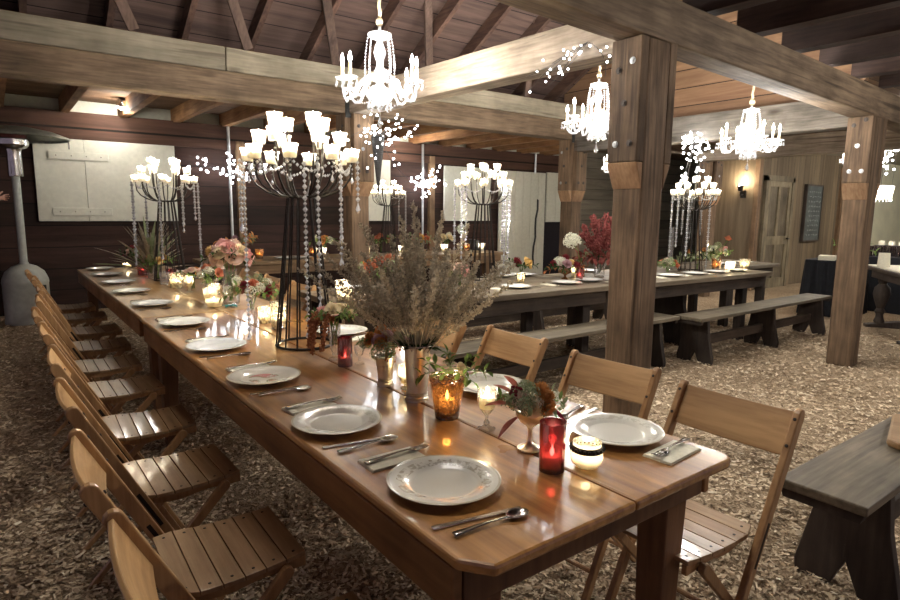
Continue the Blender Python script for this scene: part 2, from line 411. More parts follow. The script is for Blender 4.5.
# ------------------------------------------------------------ camera
cam = bpy.data.cameras.new('camera'); co_ = bpy.data.objects.new('camera', cam); C.objects.link(co_)
cam.sensor_width = 36; cam.lens = 36 * 601.7 / 900; cam.clip_start = .05; cam.clip_end = 100
_yaw, _pit, _rol = math.radians(37.0), .1479, -.0108
_c, _s = math.cos(_yaw), math.sin(_yaw)
def _w(v): return Vector((v[0] * _c + v[1] * _s, -v[0] * _s + v[1] * _c, v[2]))
_fw = Vector((0, math.cos(_pit), -math.sin(_pit))); _dn = Vector((0, -math.sin(_pit), -math.cos(_pit))); _rt = Vector((1, 0, 0))
_r2 = _rt * math.cos(_rol) + _dn * math.sin(_rol); _d2 = -_rt * math.sin(_rol) + _dn * math.cos(_rol)
R_, D_, F_ = _w(_r2), _w(_d2), _w(_fw)
co_.matrix_world = Matrix(((R_.x, -D_.x, -F_.x, 0), (R_.y, -D_.y, -F_.y, 0), (R_.z, -D_.z, -F_.z, 1.40), (0, 0, 0, 1)))
bpy.context.scene.camera = co_

# ------------------------------------------------------------ the barn
YB, YA, YW = 5.65, 2.2, 9.5          # back post row, front post row, back wall
MB().box(-3, 20, -4, YW + .2, -.12, 0).build('floor', M_FLOOR, kind='structure')
MB().box(-3, 10.3, YW, YW + .12, 0, 2.62).build('wall_back', P_WALL, kind='structure')
MB().box(10.3, 20, YW, YW + .12, 0, 2.85).build('wall_far', P_WALLG, kind='structure')
o = MB().box(-3, 10.3, YW + .12, YW + .2, 2.5, 3.0).build('wall_upper', M_WHITE, kind='structure')
MB().box(-3, 10.3, YW - .045, YW, 2.27, 2.62).build('trim_1', planks('dark_top_plank', (.05, .024, .016), (.10, .05, .032), 0, 2, .8, var=.1), kind='structure')
# room partition with the door
MB().box(11.02, 15.4, 5.5, 5.6, 0, 2.75).build('wall_right', P_WALLB, kind='structure')
MB().box(11.02, 11.12, 5.6, 6.35, 0, 2.75).build('wall_side', P_WALLB, kind='structure')
MB().box(19.9, 20, -4, YW, 0, 2.85).build('wall_end', P_WALLG, kind='structure')
MB().box(15.4, 19.9, 5.5, 5.6, 0, 2.75).build('wall_pale', M_PALE, kind='structure')
MB().box(10.98, 11.1, 5.44, 5.52, 0, 2.5).build('trim_2', W_BROWN, kind='structure')
MB().box(14.6, 14.72, 5.44, 5.5, 0, 2.4).build('trim_3', W_BROWN, kind='structure')
MB().box(15.34, 15.5, 5.42, 5.5, 0, 2.5).build('trim_4', W_BROWN, kind='structure')
dr = thing('door_1', None, None, (11.83, 5.5, 0)); del dr['label'], dr['category']; dr['kind'] = 'structure'
m = MB()
for x0, x1, z0, z1 in ((-.47, -.37, 0, 2.0), (.37, .47, 0, 2.0), (-.37, .37, 1.9, 2.0), (-.37, .37, 0, .18), (-.37, .37, .82, .98), (-.04, .04, .18, .82), (-.04, .04, .98, 1.9)):
    m.box(x0, x1, -.05, 0, z0, z1)
m.build('door_frame', W_DOOR, dr)
MB().box(-.37, .37, -.025, 0, .18, 1.9).build('door_panel', wood('door_panel_wood', (.085, .063, .038), (.17, .135, .085), 2, rough=.7), dr)
m = MB(); m.box(-.56, -.47, -.065, 0, 0, 2.08); m.box(.47, .56, -.065, 0, 0, 2.08); m.box(-.56, .56, -.065, 0, 2.0, 2.1)
m.build('door_casing', W_DOOR, dr)
MB().tube([(.42, -.05, .93), (.42, -.10, .93), (.34, -.10, .93)], .014).build('door_handle', M_IRON, dr)

ceil = thing('ceiling', None, None, (0, 0, 0)); del ceil['label'], ceil['category']; ceil['kind'] = 'structure'
# nave roof: two slopes with rafters, ridge along x
PITCH = math.tan(math.radians(30)); YR = 3.92; Z0 = 2.92; Y1 = 5.95
ZR = Z0 + (Y1 - YR) * PITCH
for sgn, nm in ((1, 'roof_boarding'), (-1, 'roof_boarding')):
    ye = YR + sgn * (Y1 - YR + .5); ze = ZR - (Y1 - YR + .5) * PITCH
    mb = MB().add([(-4, YR, ZR + .10), (20, YR, ZR + .10), (20, ye, ze + .10), (-4, ye, ze + .10)], [(0, 1, 2, 3)])
    mb.build(nm, P_ROOF, ceil, solid=.05)
for i in range(17):
    x = -1.45 + .585 * i
    for sgn in (1, -1):
        ye = YR + sgn * (Y1 - YR + .1)
        MB().bar((x, YR, ZR), (x, ye, ZR - (Y1 - YR + .1) * PITCH), .05, .15).build('rafter', W_RAFT, ceil)
for i, (x, y0, z0, y1, z1) in enumerate([(.88, 5.5, 2.78, 5.15, 3.5), (1.78, 5.5, 2.78, 5.05, 3.5), (2.62, 5.5, 2.78, 4.9, 3.6), (3.75, 5.55, 2.78, 4.9, 3.6), (5.15, 5.5, 2.78, 4.8, 3.65)]):
    MB().bar((x + .12, y0, z0), (x - .22, y1 + .2, z1), .035, .08, (1, 0, 0)).build('strut', W_STRUT, ceil)
# back aisle: joists and deck
for i in range(17):
    x = -1.2 + .68 * i
    MB().box(x - .045, x + .045, YB - .05, YW + .1, 2.60, 2.79).build('joist', W_JOIST, ceil)
MB().box(-4, 20, YB + .1, YW + .2, 2.79, 2.83).build('deck', P_DECK, ceil)
# front aisle over the camera side
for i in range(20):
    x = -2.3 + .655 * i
    MB().box(x - .06, x + .06, -2.2, YA + .12, 2.60, 2.83).build('joist', W_JOISTSH, ceil)
MB().box(-4, 20, -2.4, YA + .1, 2.83, 2.87).build('deck', planks('shaded_deck', (.02, .013, .012), (.05, .032, .028), 0, 1, .2), ceil)  # deck shade put into the colour, as on the joists below it
# loft partition over the second crossbeam
MB().box(6.42, 6.50, YA + .1, YB + .3, 2.46, 4.3).build('wall_loft', P_LOFT, kind='structure')
MB().box(6.5, 20, YA, YB + .3, 2.80, 2.84).build('ceiling_loft', P_DECK, kind='structure')
MB().box(11.0, 20, -.5, 5.5, 2.62, 2.66).build('ceiling_bar', plain('bar_ceiling', (.22, .20, .15), .8, noise=.1, nscale=3), kind='structure')

def crossbeam(label, box, mat, upper=None, umat=None, joint=None):
    x0, x1, y0, y1, z0, z1 = box
    t = thing('timber_crossbeam', label, 'beam', ((x0 + x1) / 2, (y0 + y1) / 2, z0))
    cx, cy = t.location.x, t.location.y
    MB().box(x0 - cx, x1 - cx, y0 - cy, y1 - cy, 0, z1 - z0).build('lower_timber' if upper else 'timber', mat, t, bevel=.012)
    if upper:
        xs = [x0] + (joint or []) + [x1]
        for a, b in zip(xs, xs[1:]):
            MB().box(a - cx + .003, b - cx - .003, y0 - cy, y1 - cy, z1 - z0 + .002, upper - z0).build('upper_timber', umat, t, bevel=.01)
    return t
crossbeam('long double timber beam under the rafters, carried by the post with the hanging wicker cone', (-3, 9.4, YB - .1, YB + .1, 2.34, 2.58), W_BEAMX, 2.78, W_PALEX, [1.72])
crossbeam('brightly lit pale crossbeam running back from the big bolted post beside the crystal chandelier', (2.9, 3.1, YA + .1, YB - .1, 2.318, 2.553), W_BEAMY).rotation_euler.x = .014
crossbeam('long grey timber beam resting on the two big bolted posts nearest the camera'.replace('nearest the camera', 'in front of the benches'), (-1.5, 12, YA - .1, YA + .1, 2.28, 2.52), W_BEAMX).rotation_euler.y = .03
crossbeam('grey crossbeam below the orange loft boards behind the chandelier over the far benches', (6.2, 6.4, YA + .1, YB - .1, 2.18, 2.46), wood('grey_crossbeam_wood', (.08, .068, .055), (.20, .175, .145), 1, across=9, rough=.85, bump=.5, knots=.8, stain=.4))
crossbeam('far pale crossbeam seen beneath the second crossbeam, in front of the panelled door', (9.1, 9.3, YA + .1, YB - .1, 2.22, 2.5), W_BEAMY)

def post(label, x, y, cheeks, seed, top=2.34):
    t = thing('timber_post', label, 'post', (x, y, 0))
    MB().box(-.1, .1, -.1, .1, 0, top).build('shaft', W_POST, t, bevel=.012)
    R = random.Random(seed)
    for ax, sg in cheeks:
        zb = 1.53
        prof = [(.1, zb + .15), (.165, zb + .15), (.165, top), (.1, top)]          # square part
        bev = [(.102, zb), (.165, zb + .148), (.102, zb + .148)]
        for pr, nm, mt in ((prof, 'cheek_board', W_POST), (bev, 'cut_end', W_FRESH)):
            m = MB(); pl = [(sg * u, z) for u, z in pr]
            if sg < 0: pl = pl[::-1]
            if ax == 'x': m.prism(pl, -.1, .1, 'xz')
            else: m.prism([(sg * u, z) for u, z in pr] if sg > 0 else pl, -.1, .1, 'yz')
            m.build(nm, mt, t, bevel=.006)
        for k, (a, z) in enumerate(((-.045, 2.22), (.045, 2.18), (.0, 2.0), (-.05, 1.78), (.045, 1.78))):
            d = Vector((sg, 0, 0)) if ax == 'x' else Vector((0, sg, 0))
            c = d * .165 + (Vector((0, a, z)) if ax == 'x' else Vector((a, 0, z)))
            m = MB(); m.lathe([(0, .0), (.019, 0), (.019, .003), (.010, .004), (.010, .010), (0, .010)], c, 12, d)
            m.build('bolt', M_BOLT if (k == 4 and ax == 'x') or R.random() < .15 else M_BOLTD, t)
    return t
post('thick bolted timber post standing just behind the folding chairs of the long table', 3.02, YA, (('x', -1), ('x', 1)), 1, 2.345)
post('bolted timber post standing alone on the wood chips at the end of the benches', 6.3, YA, (('x', -1), ('x', 1)), 2, 2.25)
post('timber post with the dark wicker cone hung on it, behind the tall iron candelabra', 3.02, YB, (('x', -1), ('y', -1), ('x', 1)), 3)
post('timber post with two bevelled brackets beside the white sliding doors'.replace('bevelled', 'angled'), 6.3, YB, (('x', -1), ('y', -1), ('x', 1)), 4)
post('dark timber post in front of the wall with the lit sconce', 9.55, YB - .1, (('x', -1), ('y', -1)), 5)
for x, lb in ((3.0, 'black iron strap joining the beam to the post with the wicker cone'), (6.3, 'black iron strap joining the beam to the post by the white sliding doors')):
    b = MB().box(x - .14, x - .06, YB - .115, YB - .1, 2.3, 2.5); tag(b.build('iron_strap', M_BLACK), lb, 'bracket')

# shutters, doors, pipes on the back wall
def shutter(label, x0, x1, z0, z1, mat, slots=(), seams=()):
    t = thing('shutter_panel', label, 'shutter', ((x0 + x1) / 2, YW - .05, z0)); h = z1 - z0; w = (x1 - x0) / 2
    es = [-w] + [s - (x0 + x1) / 2 for s in seams] + [w]
    for a, b in zip(es, es[1:]): MB().box(a + .002, b - .002, -.04, 0, 0, h).build('board', mat, t, bevel=.004)
    for a, b, z in slots:
        cx = (x0 + x1) / 2; m = MB()
        m.box(a - cx, b - cx, -.055, -.04, z - z0, z - z0 + .10); m.build('batten', mat, t, bevel=.003)
        m = MB()
        for k in range(4): m.lathe([(0, 0), (.008, 0), (0, .004)], (a - cx + (b - a) * (.12 + .25 * k), -.055, z - z0 + .05), 6, (0, -1, 0))
        m.build('screw', M_BOLTD, t)
    return t
shutter('wide white shutter with two battens on the dark plank wall beside the patio heater', .46, 2.14, 1.205, 2.265, M_WHITE, ((.62, 1.30, 2.0), (.62, 1.30, 1.28)), (1.02,))
shutter('narrow white shutter on the plank wall behind the post with the wicker cone', 5.05, 5.73, 1.2, 2.27, M_WHITE)
shutter('white shutter on the plank wall behind the candelabra with the long crystal chains', 6.93, 8.1, 1.2, 2.24, M_WHITE)
def barn_door(label, x0, x1, z0, z1):
    t = thing('sliding_door', label, 'door', ((x0 + x1) / 2, YW - .06, z0)); w = (x1 - x0) / 2; h = z1 - z0
    k = max(2, round((x1 - x0) / .24))
    for i in range(k):
        a = -w + 2 * w * i / k; MB().box(a + .003, a + 2 * w / k - .003, -.035, 0, 0, h).build('board', M_WHITE, t, bevel=.004)
    return t
d = barn_door('tall white boarded sliding door with a dark cable down it', 8.33, 9.66, .02, 2.22)
pts = [(.42, -.05, 1.62)]
for k in range(8): pts.append((.42 - .015 * k + .02 * math.sin(k * 2), -.055, 1.62 - .2 * k))
MB().tube(pts, .022, 5).build('cable', M_BLACK, d)
barn_door('short white boarded sliding door above the black opening', 9.7, 10.28, 1.17, 2.24)
MB().box(9.70, 10.28, YW - .03, YW - .005, .02, 1.16).build('opening_shade_sheet', plain('opening_shade', (.006, .004, .008), .9), kind='structure')  # black sheet standing in for the shade inside the opening
for x, z0, z1, lb in ((2.9, .5, 2.6, 'thin vertical steel pipe on the plank wall just beyond the wide white shutter'), (6.42, .6, 2.6, 'thin vertical steel pipe on the plank wall between the two narrower shutters'), (9.33, 2.2, 2.6, 'short steel pipe above the tall white sliding door')):
    b = MB().tube([(x, YW - .1, z0), (x, YW - .1, z1)], .022, 8); tag(b.build('steel_pipe', M_PIPE), lb, 'pipe')
for x, lb in ((3.08, 'brown vertical batten on the plank wall beside the steel pipe near the wide shutter'), (6.66, 'brown vertical batten on the plank wall beside the steel pipe behind the candelabra')):
    b = MB().box(x - .06, x + .06, YW - .07, YW, .3, 2.4); tag(b.build('wall_batten', W_BROWN), lb, 'batten')
for x, lb in ((1.44, 'bright floodlight under the ceiling above the wide white shutter'), (5.72, 'bright floodlight under the ceiling behind the hanging fairy lights')):
    t = thing('floodlight', lb, 'lamp', (x, 8.98, 2.72))
    MB().lathe([(0, .06), (.05, .06), (.06, .02), (.075, -.02), (.07, -.03), (.055, 0)], n=14, ax=(.1, -.6, 1)).build('lamp_housing', M_CHROME, t)
    MB().ball((0, .01, -.03), .055).build('bulb', M_FLOOD, t)
    lamp(t, (0, -.06, -.13), 4.5, (1, .95, .85), .06, 'flood_lamp')
t = thing('wall_sconce', 'small lit sconce on the narrow plank wall beside the panelled door', 'lamp', (11.02, 5.72, 1.80))
MB().box(-.03, 0, -.05, .05, -.12, .02).build('back_plate', M_IRON, t, bevel=.008)
MB().tube([(-.02, 0, -.06), (-.12, 0, -.07), (-.13, 0, .0)], .012).build('arm', M_IRON, t)
MB().lathe([(.035, 0), (.05, .08), (.06, .10)], (-.13, 0, .0), 14).build('cup', M_IRON, t)
MB().ball((-.13, 0, .10), .035).build('bulb', M_FLOOD, t)
lamp(t, (-.14, 0, .2), 5, (1, .82, .55), .05, 'sconce_light')
t = thing('chalkboard', 'tall narrow chalkboard with faint lines of writing beside the panelled door', 'chalkboard', (13.3, 5.46, .88))
MB().box(-.34, .34, -.02, .02, 0, 1.08).build('slate', M_CHALK, t)
m = MB(); m.box(-.37, -.34, -.03, .03, -.03, 1.11); m.box(.34, .37, -.03, .03, -.03, 1.11); m.box(-.34, .34, -.03, .03, -.03, 0); m.box(-.34, .34, -.03, .03, 1.08, 1.11)
m.build('frame', W_DARKZ, t)
R = random.Random(3); m = MB()
for k in range(10):
    z = .96 - .095 * k; x = -.26 + R.random() * .08
    while x < .24:
        n = R.randint(3, 6); pts = [(x + .016 * j, -.022, z + R.uniform(-.018, .02)) for j in range(n)]
        m.tube(pts, .0035, 4); x += .016 * n + .035
m.build('chalk_lettering', M_CHALKW, t)

# loose wood chips, one carpet that nobody could count
m = MB(); R = random.Random(11)
def chip(x, y, big=1):
    L = R.uniform(.005, .016) * big; w = R.uniform(.0028, .0065) * big; a = R.uniform(0, 2 * PI); tl = R.uniform(-.5, .5); rl = R.uniform(-.6, .6); z = R.uniform(.004, .02)
    ca, sa = math.cos(a), math.sin(a)
    pts = []
    for i, j in ((-1, -1), (1, -.7), (1, .8), (-1, 1)):
        u, v = i * L, j * w; pts.append((x + u * ca - v * sa, y + u * sa + v * ca, max(.002, z + u * tl * .6 + v * rl)))
    m.add(pts, [(0, 1, 2, 3)])
for _ in range(120000):
    d = .7 + 8.0 * R.random() ** 1.6; a = math.radians(R.uniform(-8, 80))
    chip(d * math.sin(a), d * math.cos(a), .9 + d * .055)
m.build('wood_chips', M_CHIP, kind='stuff')
bpy.data.objects['wood_chips']['label'] = 'loose wood chips covering the barn floor'

# ------------------------------------------------------------ long dining tables
def farm_table(label, x0, x1, y0, y1, seam, wtop, rounded, zt=.76):
    t = thing('dining_table', label, 'table', ((x0 + x1) / 2, (y0 + y1) / 2, 0))
    cx, cy = t.location.x, t.location.y; th = .025
    L = [(x0, y0 + .06), (x0 + .045, y0), (seam - .0012, y0), (seam - .0012, y1), (x0, y1)]
    if not rounded: L = [(x0, y0), (seam - .0012, y0), (seam - .0012, y1), (x0, y1)]
    r = .04
    if rounded: Rr = [(seam + .0012, y0)] + [(x1 - r + r * math.sin(a), y0 + r - r * math.cos(a)) for a in [PI / 2 * k / 5 for k in range(6)]] + [(x1, y1), (seam + .0012, y1)]
    else: Rr = [(seam + .0012, y0), (x1, y0), (x1, y1), (seam + .0012, y1)]
    for pl in (L, Rr):
        MB().prism([(a - cx, b - cy) for a, b in pl], zt - th, zt).build('top_board', wtop, t, bevel=.007)
    hx, hy = (x1 - x0) / 2, (y1 - y0) / 2
    for s in (-1, 1):
        MB().box(s * (hx - .012) - .012, s * (hx - .012) + .012, -hy + .07, hy - .07, zt - .125, zt - th).build('side_apron', W_TAPR, t, bevel=.004)
        MB().box(-hx + .03, hx - .03, s * (hy - .085) - .012, s * (hy - .085) + .012, zt - .125, zt - th).build('end_apron', W_TLEG, t, bevel=.004)
        for u in (-1, 1):
            c = (s * (hx - .105), u * (hy - .145)); m = MB()
            vs = []
            for q, z in ((.034, 0), (.050, zt - th)):
                vs += [(c[0] + i * q, c[1] + j * q, z) for i, j in ((-1, -1), (1, -1), (1, 1), (-1, 1))]
            m.add(vs, [(3, 2, 1, 0), (4, 5, 6, 7), (0, 1, 5, 4), (1, 2, 6, 5), (2, 3, 7, 6), (3, 0, 4, 7)])
            m.build('leg', W_TLEG, t, bevel=.005)
    return t
farm_table('long varnished plank dining table set with plates, its rounded end towards the camera', .635, 1.53, .755, 3.835, 1.10, W_TABLE, True)
farm_table('paler plank table butted onto the far end of the varnished table, towards the heater', .64, 1.49, 3.842, 7.22, 1.09, W_TABLEF, False)

# ------------------------------------------------------------ folding chairs
def chair_proto():
    t = thing('folding_chair', '', 'chair')
    a, b = Vector((0.0, 0, .805)), Vector((.42, 0, 0)); d = (b - a).normalized(); nrm = Vector((d.z, 0, -d.x)) * -1
    if nrm.x > 0: nrm = -nrm
    for s in (-1, 1):
        y = s * .195
        m = MB(); w = .02; out = []
        for k in range(7): th = PI / 2 + PI * k / 6; out.append((a + d * .018) + (-d * math.cos(th - PI / 2 - PI / 2) * 0) )
        # rounded top: outline in the x-z plane
        pts = [a + nrm * -w + d * .02]
        pts = []
        for k in range(7):
            th = PI * k / 6
            pts.append(a + d * .02 + nrm * (w * math.cos(th)) - d * (w * math.sin(th)))
        pts += [b - nrm * w, b + nrm * w]
        pts[-2].z = 0; pts[-1].z = 0
        pl = [(p.x, p.z) for p in pts]
        area = sum(pl[i][0] * pl[(i + 1) % len(pl)][1] - pl[(i + 1) % len(pl)][0] * pl[i][1] for i in range(len(pl)))
        if area < 0: pl = pl[::-1]
        m.prism(pl, y - .011, y + .011, 'xz'); m.build('back_post', W_CHAIR, t, bevel=.004)
        # steel slot plate on the post, seat height
        p, q = a + d * .36, a + d * .50
        MB().bar(p + Vector((0, y, 0)), q + Vector((0, y, 0)), .0235, .012, nrm).build('slot_plate', M_NAIL, t)
        # rear leg from under the seat front to the back
        f, g = Vector((.45, s * .165, .425)), Vector((.045, s * .165, 0))
        dd = (g - f).normalized(); nn = Vector((dd.z, 0, -dd.x))
        pts = [f + nn * (.017 * math.cos(PI * k / 6)) - dd * (.017 * math.sin(PI * k / 6)) for k in range(7)] + [g - nn * .017, g + nn * .017]
        pts[-2].z = 0; pts[-1].z = 0
        pl = [(p.x, p.z) for p in pts]
        area = sum(pl[i][0] * pl[(i + 1) % len(pl)][1] - pl[(i + 1) % len(pl)][0] * pl[i][1] for i in range(len(pl)))
        if area < 0: pl = pl[::-1]
        MB().prism(pl, s * .168 - .01, s * .168 + .01, 'xz').build('rear_leg', W_CHAIR, t, bevel=.003)
        # seat side rail with a scalloped underside
        top = [(.17 + .34 * k / 10, .447 - .010 * math.sin(PI * k / 10)) for k in range(11)]
        bot = [(.51 - .34 * k / 10, .422 - .010 * math.sin(PI * (1 - k / 10)) - .006 * math.cos(2 * PI * k / 10 * 1.5)) for k in range(11)]
        MB().prism((bot[::-1] + top[::-1]), s * .152 - .0, s * .152 - s * .016, 'xz').build('seat_rail', W_CHAIR, t, bevel=.002)
    # backrest board, bowed backwards
    m = MB(); n = 8; vs = []
    for k in range(n + 1):
        u = k / n * 2 - 1; y = u * .185; off = nrm * (.004 + .014 * (1 - u * u))
        for t_, q in ((.012, -.006), (.155, -.006), (.155, .006), (.012, .006)):
            p = a + d * t_ + off + nrm * q; vs.append((p.x, y, p.z))
    fs = [(0, 1, 2, 3), (n * 4 + 3, n * 4 + 2, n * 4 + 1, n * 4)]
    for k in range(n):
        for j in range(4): fs.append((k * 4 + j, (k + 1) * 4 + j, (k + 1) * 4 + (j + 1) % 4, k * 4 + (j + 1) % 4))
    m.add(vs, fs); m.build('backrest', W_CHAIRY, t, bevel=.003)
    m = MB()
    for s in (-1, 1):
        for q in (.04, .125):
            p = a + d * q + nrm * .021
            m.lathe([(0, 0), (.0055, 0), (.004, .003), (0, .003)], (p.x, s * .195, p.z), 8, nrm)
            m.lathe([(0, 0), (.0055, 0), (.004, .003), (0, .003)], (p.x - 2 * nrm.x * .021, s * .195, p.z - 2 * nrm.z * .021), 8, -nrm)
    m.build('backrest_screw', M_BOLTD, t)
    # slatted seat
    m = MB(); nl = None; k = 6; w = .34 / k
    for i in range(k):
        x0, x1 = .17 + w * i + .0012, .17 + w * (i + 1) - .0012
        z0 = .447 - .010 * math.sin(PI * (x0 - .17) / .34); z1 = .447 - .010 * math.sin(PI * (x1 - .17) / .34)
        ins = .022 if i == 0 else 0
        ya, yb = .178 - .024 * i / k, .178 - .024 * (i + 1) / k; yy = yb
        m.add([(x0, -ya + ins, z0), (x1, -yb, z1), (x1, yb, z1), (x0, ya - ins, z0), (x0, -ya + ins, z0 + .013), (x1, -yb, z1 + .013), (x1, yb, z1 + .013), (x0, ya - ins, z0 + .013)],
              [(3, 2, 1, 0), (4, 5, 6, 7), (0, 1, 5, 4), (1, 2, 6, 5), (2, 3, 7, 6), (3, 0, 4, 7)])
        for s in (-1, 1):
            pn = ((x0 + x1) / 2, s * (yy - .022 - ins * .5), (z0 + z1) / 2 + .0128)
            if nl is None: nl = MB().lathe([(.0048, 0), (.0036, .0012), (0, .0012)], n=8).build('seat_nail', M_NAIL, t, pn)
            else: q_ = nl.copy(); C.objects.link(q_); q_.parent = t; q_.location = pn
    m.build('seat', W_SEAT, t, bevel=.0015)
    for q, y, mt in ((.80, .185, W_CHAIR),):
        p = a + d * q; MB().tube([(p.x, -y, p.z), (p.x, y, p.z)], .009, 8).build('front_stretcher', mt, t)
    MB().tube([(.14, -.16, .10), (.14, .16, .10)], .009, 8).build('rear_stretcher', W_CHAIR, t)
    MB().tube([(.45, -.17, .418), (.45, .17, .418)], .008, 8).build('pivot_rod', M_BOLTD, t)
    return t
ordn = ['first', 'second', 'third', 'fourth', 'fifth', 'sixth', 'seventh', 'eighth', 'ninth', 'tenth']
ch = chair_proto()
LCH = [(.130, 1.095), (.115, 1.645), (.130, 2.255), (.140, 2.88), (.145, 3.53), (.14, 4.12), (.185, 4.75), (.22, 5.35), (.22, 6.1), (.20, 6.72)]
first = True
def put_chair(x, y, rz, label, grp):
    global first
    if first:
        first = False; ch.location = (x, y, 0); ch.rotation_euler.z = rz; ch['label'] = label; ch['group'] = grp; return ch
    return dup(ch, (x, y, 0), rz, label, grp)
for i, (x, y) in enumerate(LCH):
    put_chair(x, y, rnd.uniform(-.04, .04), 'slatted wooden folding chair, %s from the camera on the heater side' % ordn[i], 'folding chairs on the heater side of the long table')
for i, (x, y, a) in enumerate([(1.945, .970, 0), (2.0, 1.52, .08), (2.055, 2.16, 0), (1.96, 2.66, -.03), (1.98, 4.60, .04), (1.97, 5.22, -.02), (1.97, 5.85, 0)]):
    put_chair(x, y, PI + a, 'slatted wooden folding chair, %s from the camera on the bench side' % ordn[i], 'folding chairs on the bench side of the long table')

# ------------------------------------------------------------ table settings
def plate(loc, mat, label, rz=0, grp='dinner plates on the long table'):
    key = ('plate', mat.name)
    if key not in PROTO:
        p = [(0, .004), (.07, .004), (.076, .0), (.082, .003), (.088, .008), (.112, .014), (.1325, .0185), (.134, .0198), (.132, .0205), (.112, .0175), (.090, .0125), (.083, .0075), (.075, .0062), (0, .0058)]
        PROTO[key] = MB().lathe(p, n=48).build('dinner_plate', mat, None, sharp=1.2)
        o = PROTO[key]
    else:
        o = PROTO[key].copy(); C.objects.link(o)
    o.location = loc; o.rotation_euler.z = rz
    return tag(o, label, 'plate', grp)
def piece(key, name, make, loc, rz, label, cat, grp, rx=0):
    if key not in PROTO: PROTO[key] = make(); o = PROTO[key]
    else: o = PROTO[key].copy(); C.objects.link(o)
    o.location = loc; o.rotation_euler = (rx, 0, rz)
    return tag(o, label, cat, grp)
def mk_knife():
    m = MB(); m.prism([(-.105, -.0055), (-.10, -.008), (-.02, -.005), (0, -.007), (.095, -.009), (.108, .004), (.10, .006), (0, .006), (-.02, .005), (-.10, .008), (-.105, .0055)], 0, .0035)
    return m.build('knife', M_STEEL, bevel=.001)
def mk_spoon():
    m = MB(); m.add(*strip([(-.09, .008), (-.085, .009), (-.05, .006), (0, .0035), (.03, .0035), (.045, .005)], [.004, .005, .006, .008, .007, .005]))
    n = 12; R_ = 6; vs = []; fs = []
    for i in range(R_ + 1):
        r = i / R_
        for j in range(n): th = 2 * PI * j / n; vs.append((.068 + .028 * r * math.cos(th), .019 * r * math.sin(th), .001 + .007 * r * r))
    for i in range(R_):
        for j in range(n): fs.append((i * n + j, (i + 1) * n + j, (i + 1) * n + (j + 1) % n, i * n + (j + 1) % n))
    m.add(vs, fs, True); return m.build('spoon', M_STEEL, solid=.0016)
def strip(xw, zs):
    vs = []; fs = []
    for (x, w), z in zip(xw, zs): vs += [(x, -w, z), (x, w, z)]
    for i in range(len(xw) - 1): k = 2 * i; fs.append((k, k + 2, k + 3, k + 1))
    return vs, fs, True
def mk_fork():
    m = MB(); m.add(*strip([(-.095, .008), (-.09, .009), (-.05, .006), (0, .0035), (.03, .004), (.045, .011), (.06, .0125)], [.004, .005, .006, .009, .008, .005, .004]))
    for k in range(4):
        y = -.0105 + .007 * k; m.add(*strip_off([(.058, .0022), (.08, .002), (.098, .001)], [.004, .004, .009], y))
    return m.build('fork', M_STEEL, solid=.0016)
def strip_off(xw, zs, y):
    vs, fs, s = strip(xw, zs); return [(a, b + y, c) for a, b, c in vs], fs, s
def mk_napkin():
    m = MB(); R = random.Random(5)
    for k in range(4):
        z = .0016 * k; e = .002 * k
        m.box(-.082 + e * .5, .082 - e, -.041 + e * .3, .041 - e * .4, z, z + .0014)
    return m.build('napkin', M_NAPK, bevel=.0006)
ZT = .7605
PLY = [1.071, 1.585, 2.179, 2.811, 3.502, 4.307, 5.046, 5.72, 6.422, 7.06]
pm = [M_PL_BAND, M_PL_RIM, M_PL_ROSE, M_PL_WHITE, M_PL_RIM, M_PL_WHITE, M_PL_RIM, M_PL_WHITE, M_PL_WHITE, M_PL_WHITE]
look = ['white dinner plate with a grey floral band', 'white china dinner plate with a faint rim', 'white plate with roses in the middle']
for i, y in enumerate(PLY):
    x = [.795, .775, .768, .775, .80, .795, .79, .80, .81, .83][i]
    lab = (look[i] if i < 3 else 'plain white dinner plate') + ', %s from the camera on the heater side' % ordn[i]
    plate((x, y, ZT), pm[i], lab, rnd.uniform(0, 6))
    if i > 7: continue
    wh = '%s place from the camera, heater side' % ordn[i]
    piece('knife', 'knife', mk_knife, (.762, y - .165, ZT), rnd.uniform(-.22, -.05) if i else -.2, 'dinner knife beside the plate at the ' + wh, 'knife', 'knives on the long table')
    piece('spoon', 'spoon', mk_spoon, (.768, y - .20, ZT), rnd.uniform(-.1, .06), 'spoon below the knife at the ' + wh, 'spoon', 'spoons on the long table')
    if i < 6:
        piece('napkin', 'napkin', mk_napkin, (.775, y + .195, ZT), rnd.uniform(-.08, .08), 'folded cream napkin under a fork at the ' + wh, 'napkin', 'napkins on the long table')
        piece('fork', 'fork', mk_fork, (.79, y + .20, ZT + .0066), rnd.uniform(-.1, .05), 'fork lying on the cream napkin at the ' + wh, 'fork', 'forks on the long table')
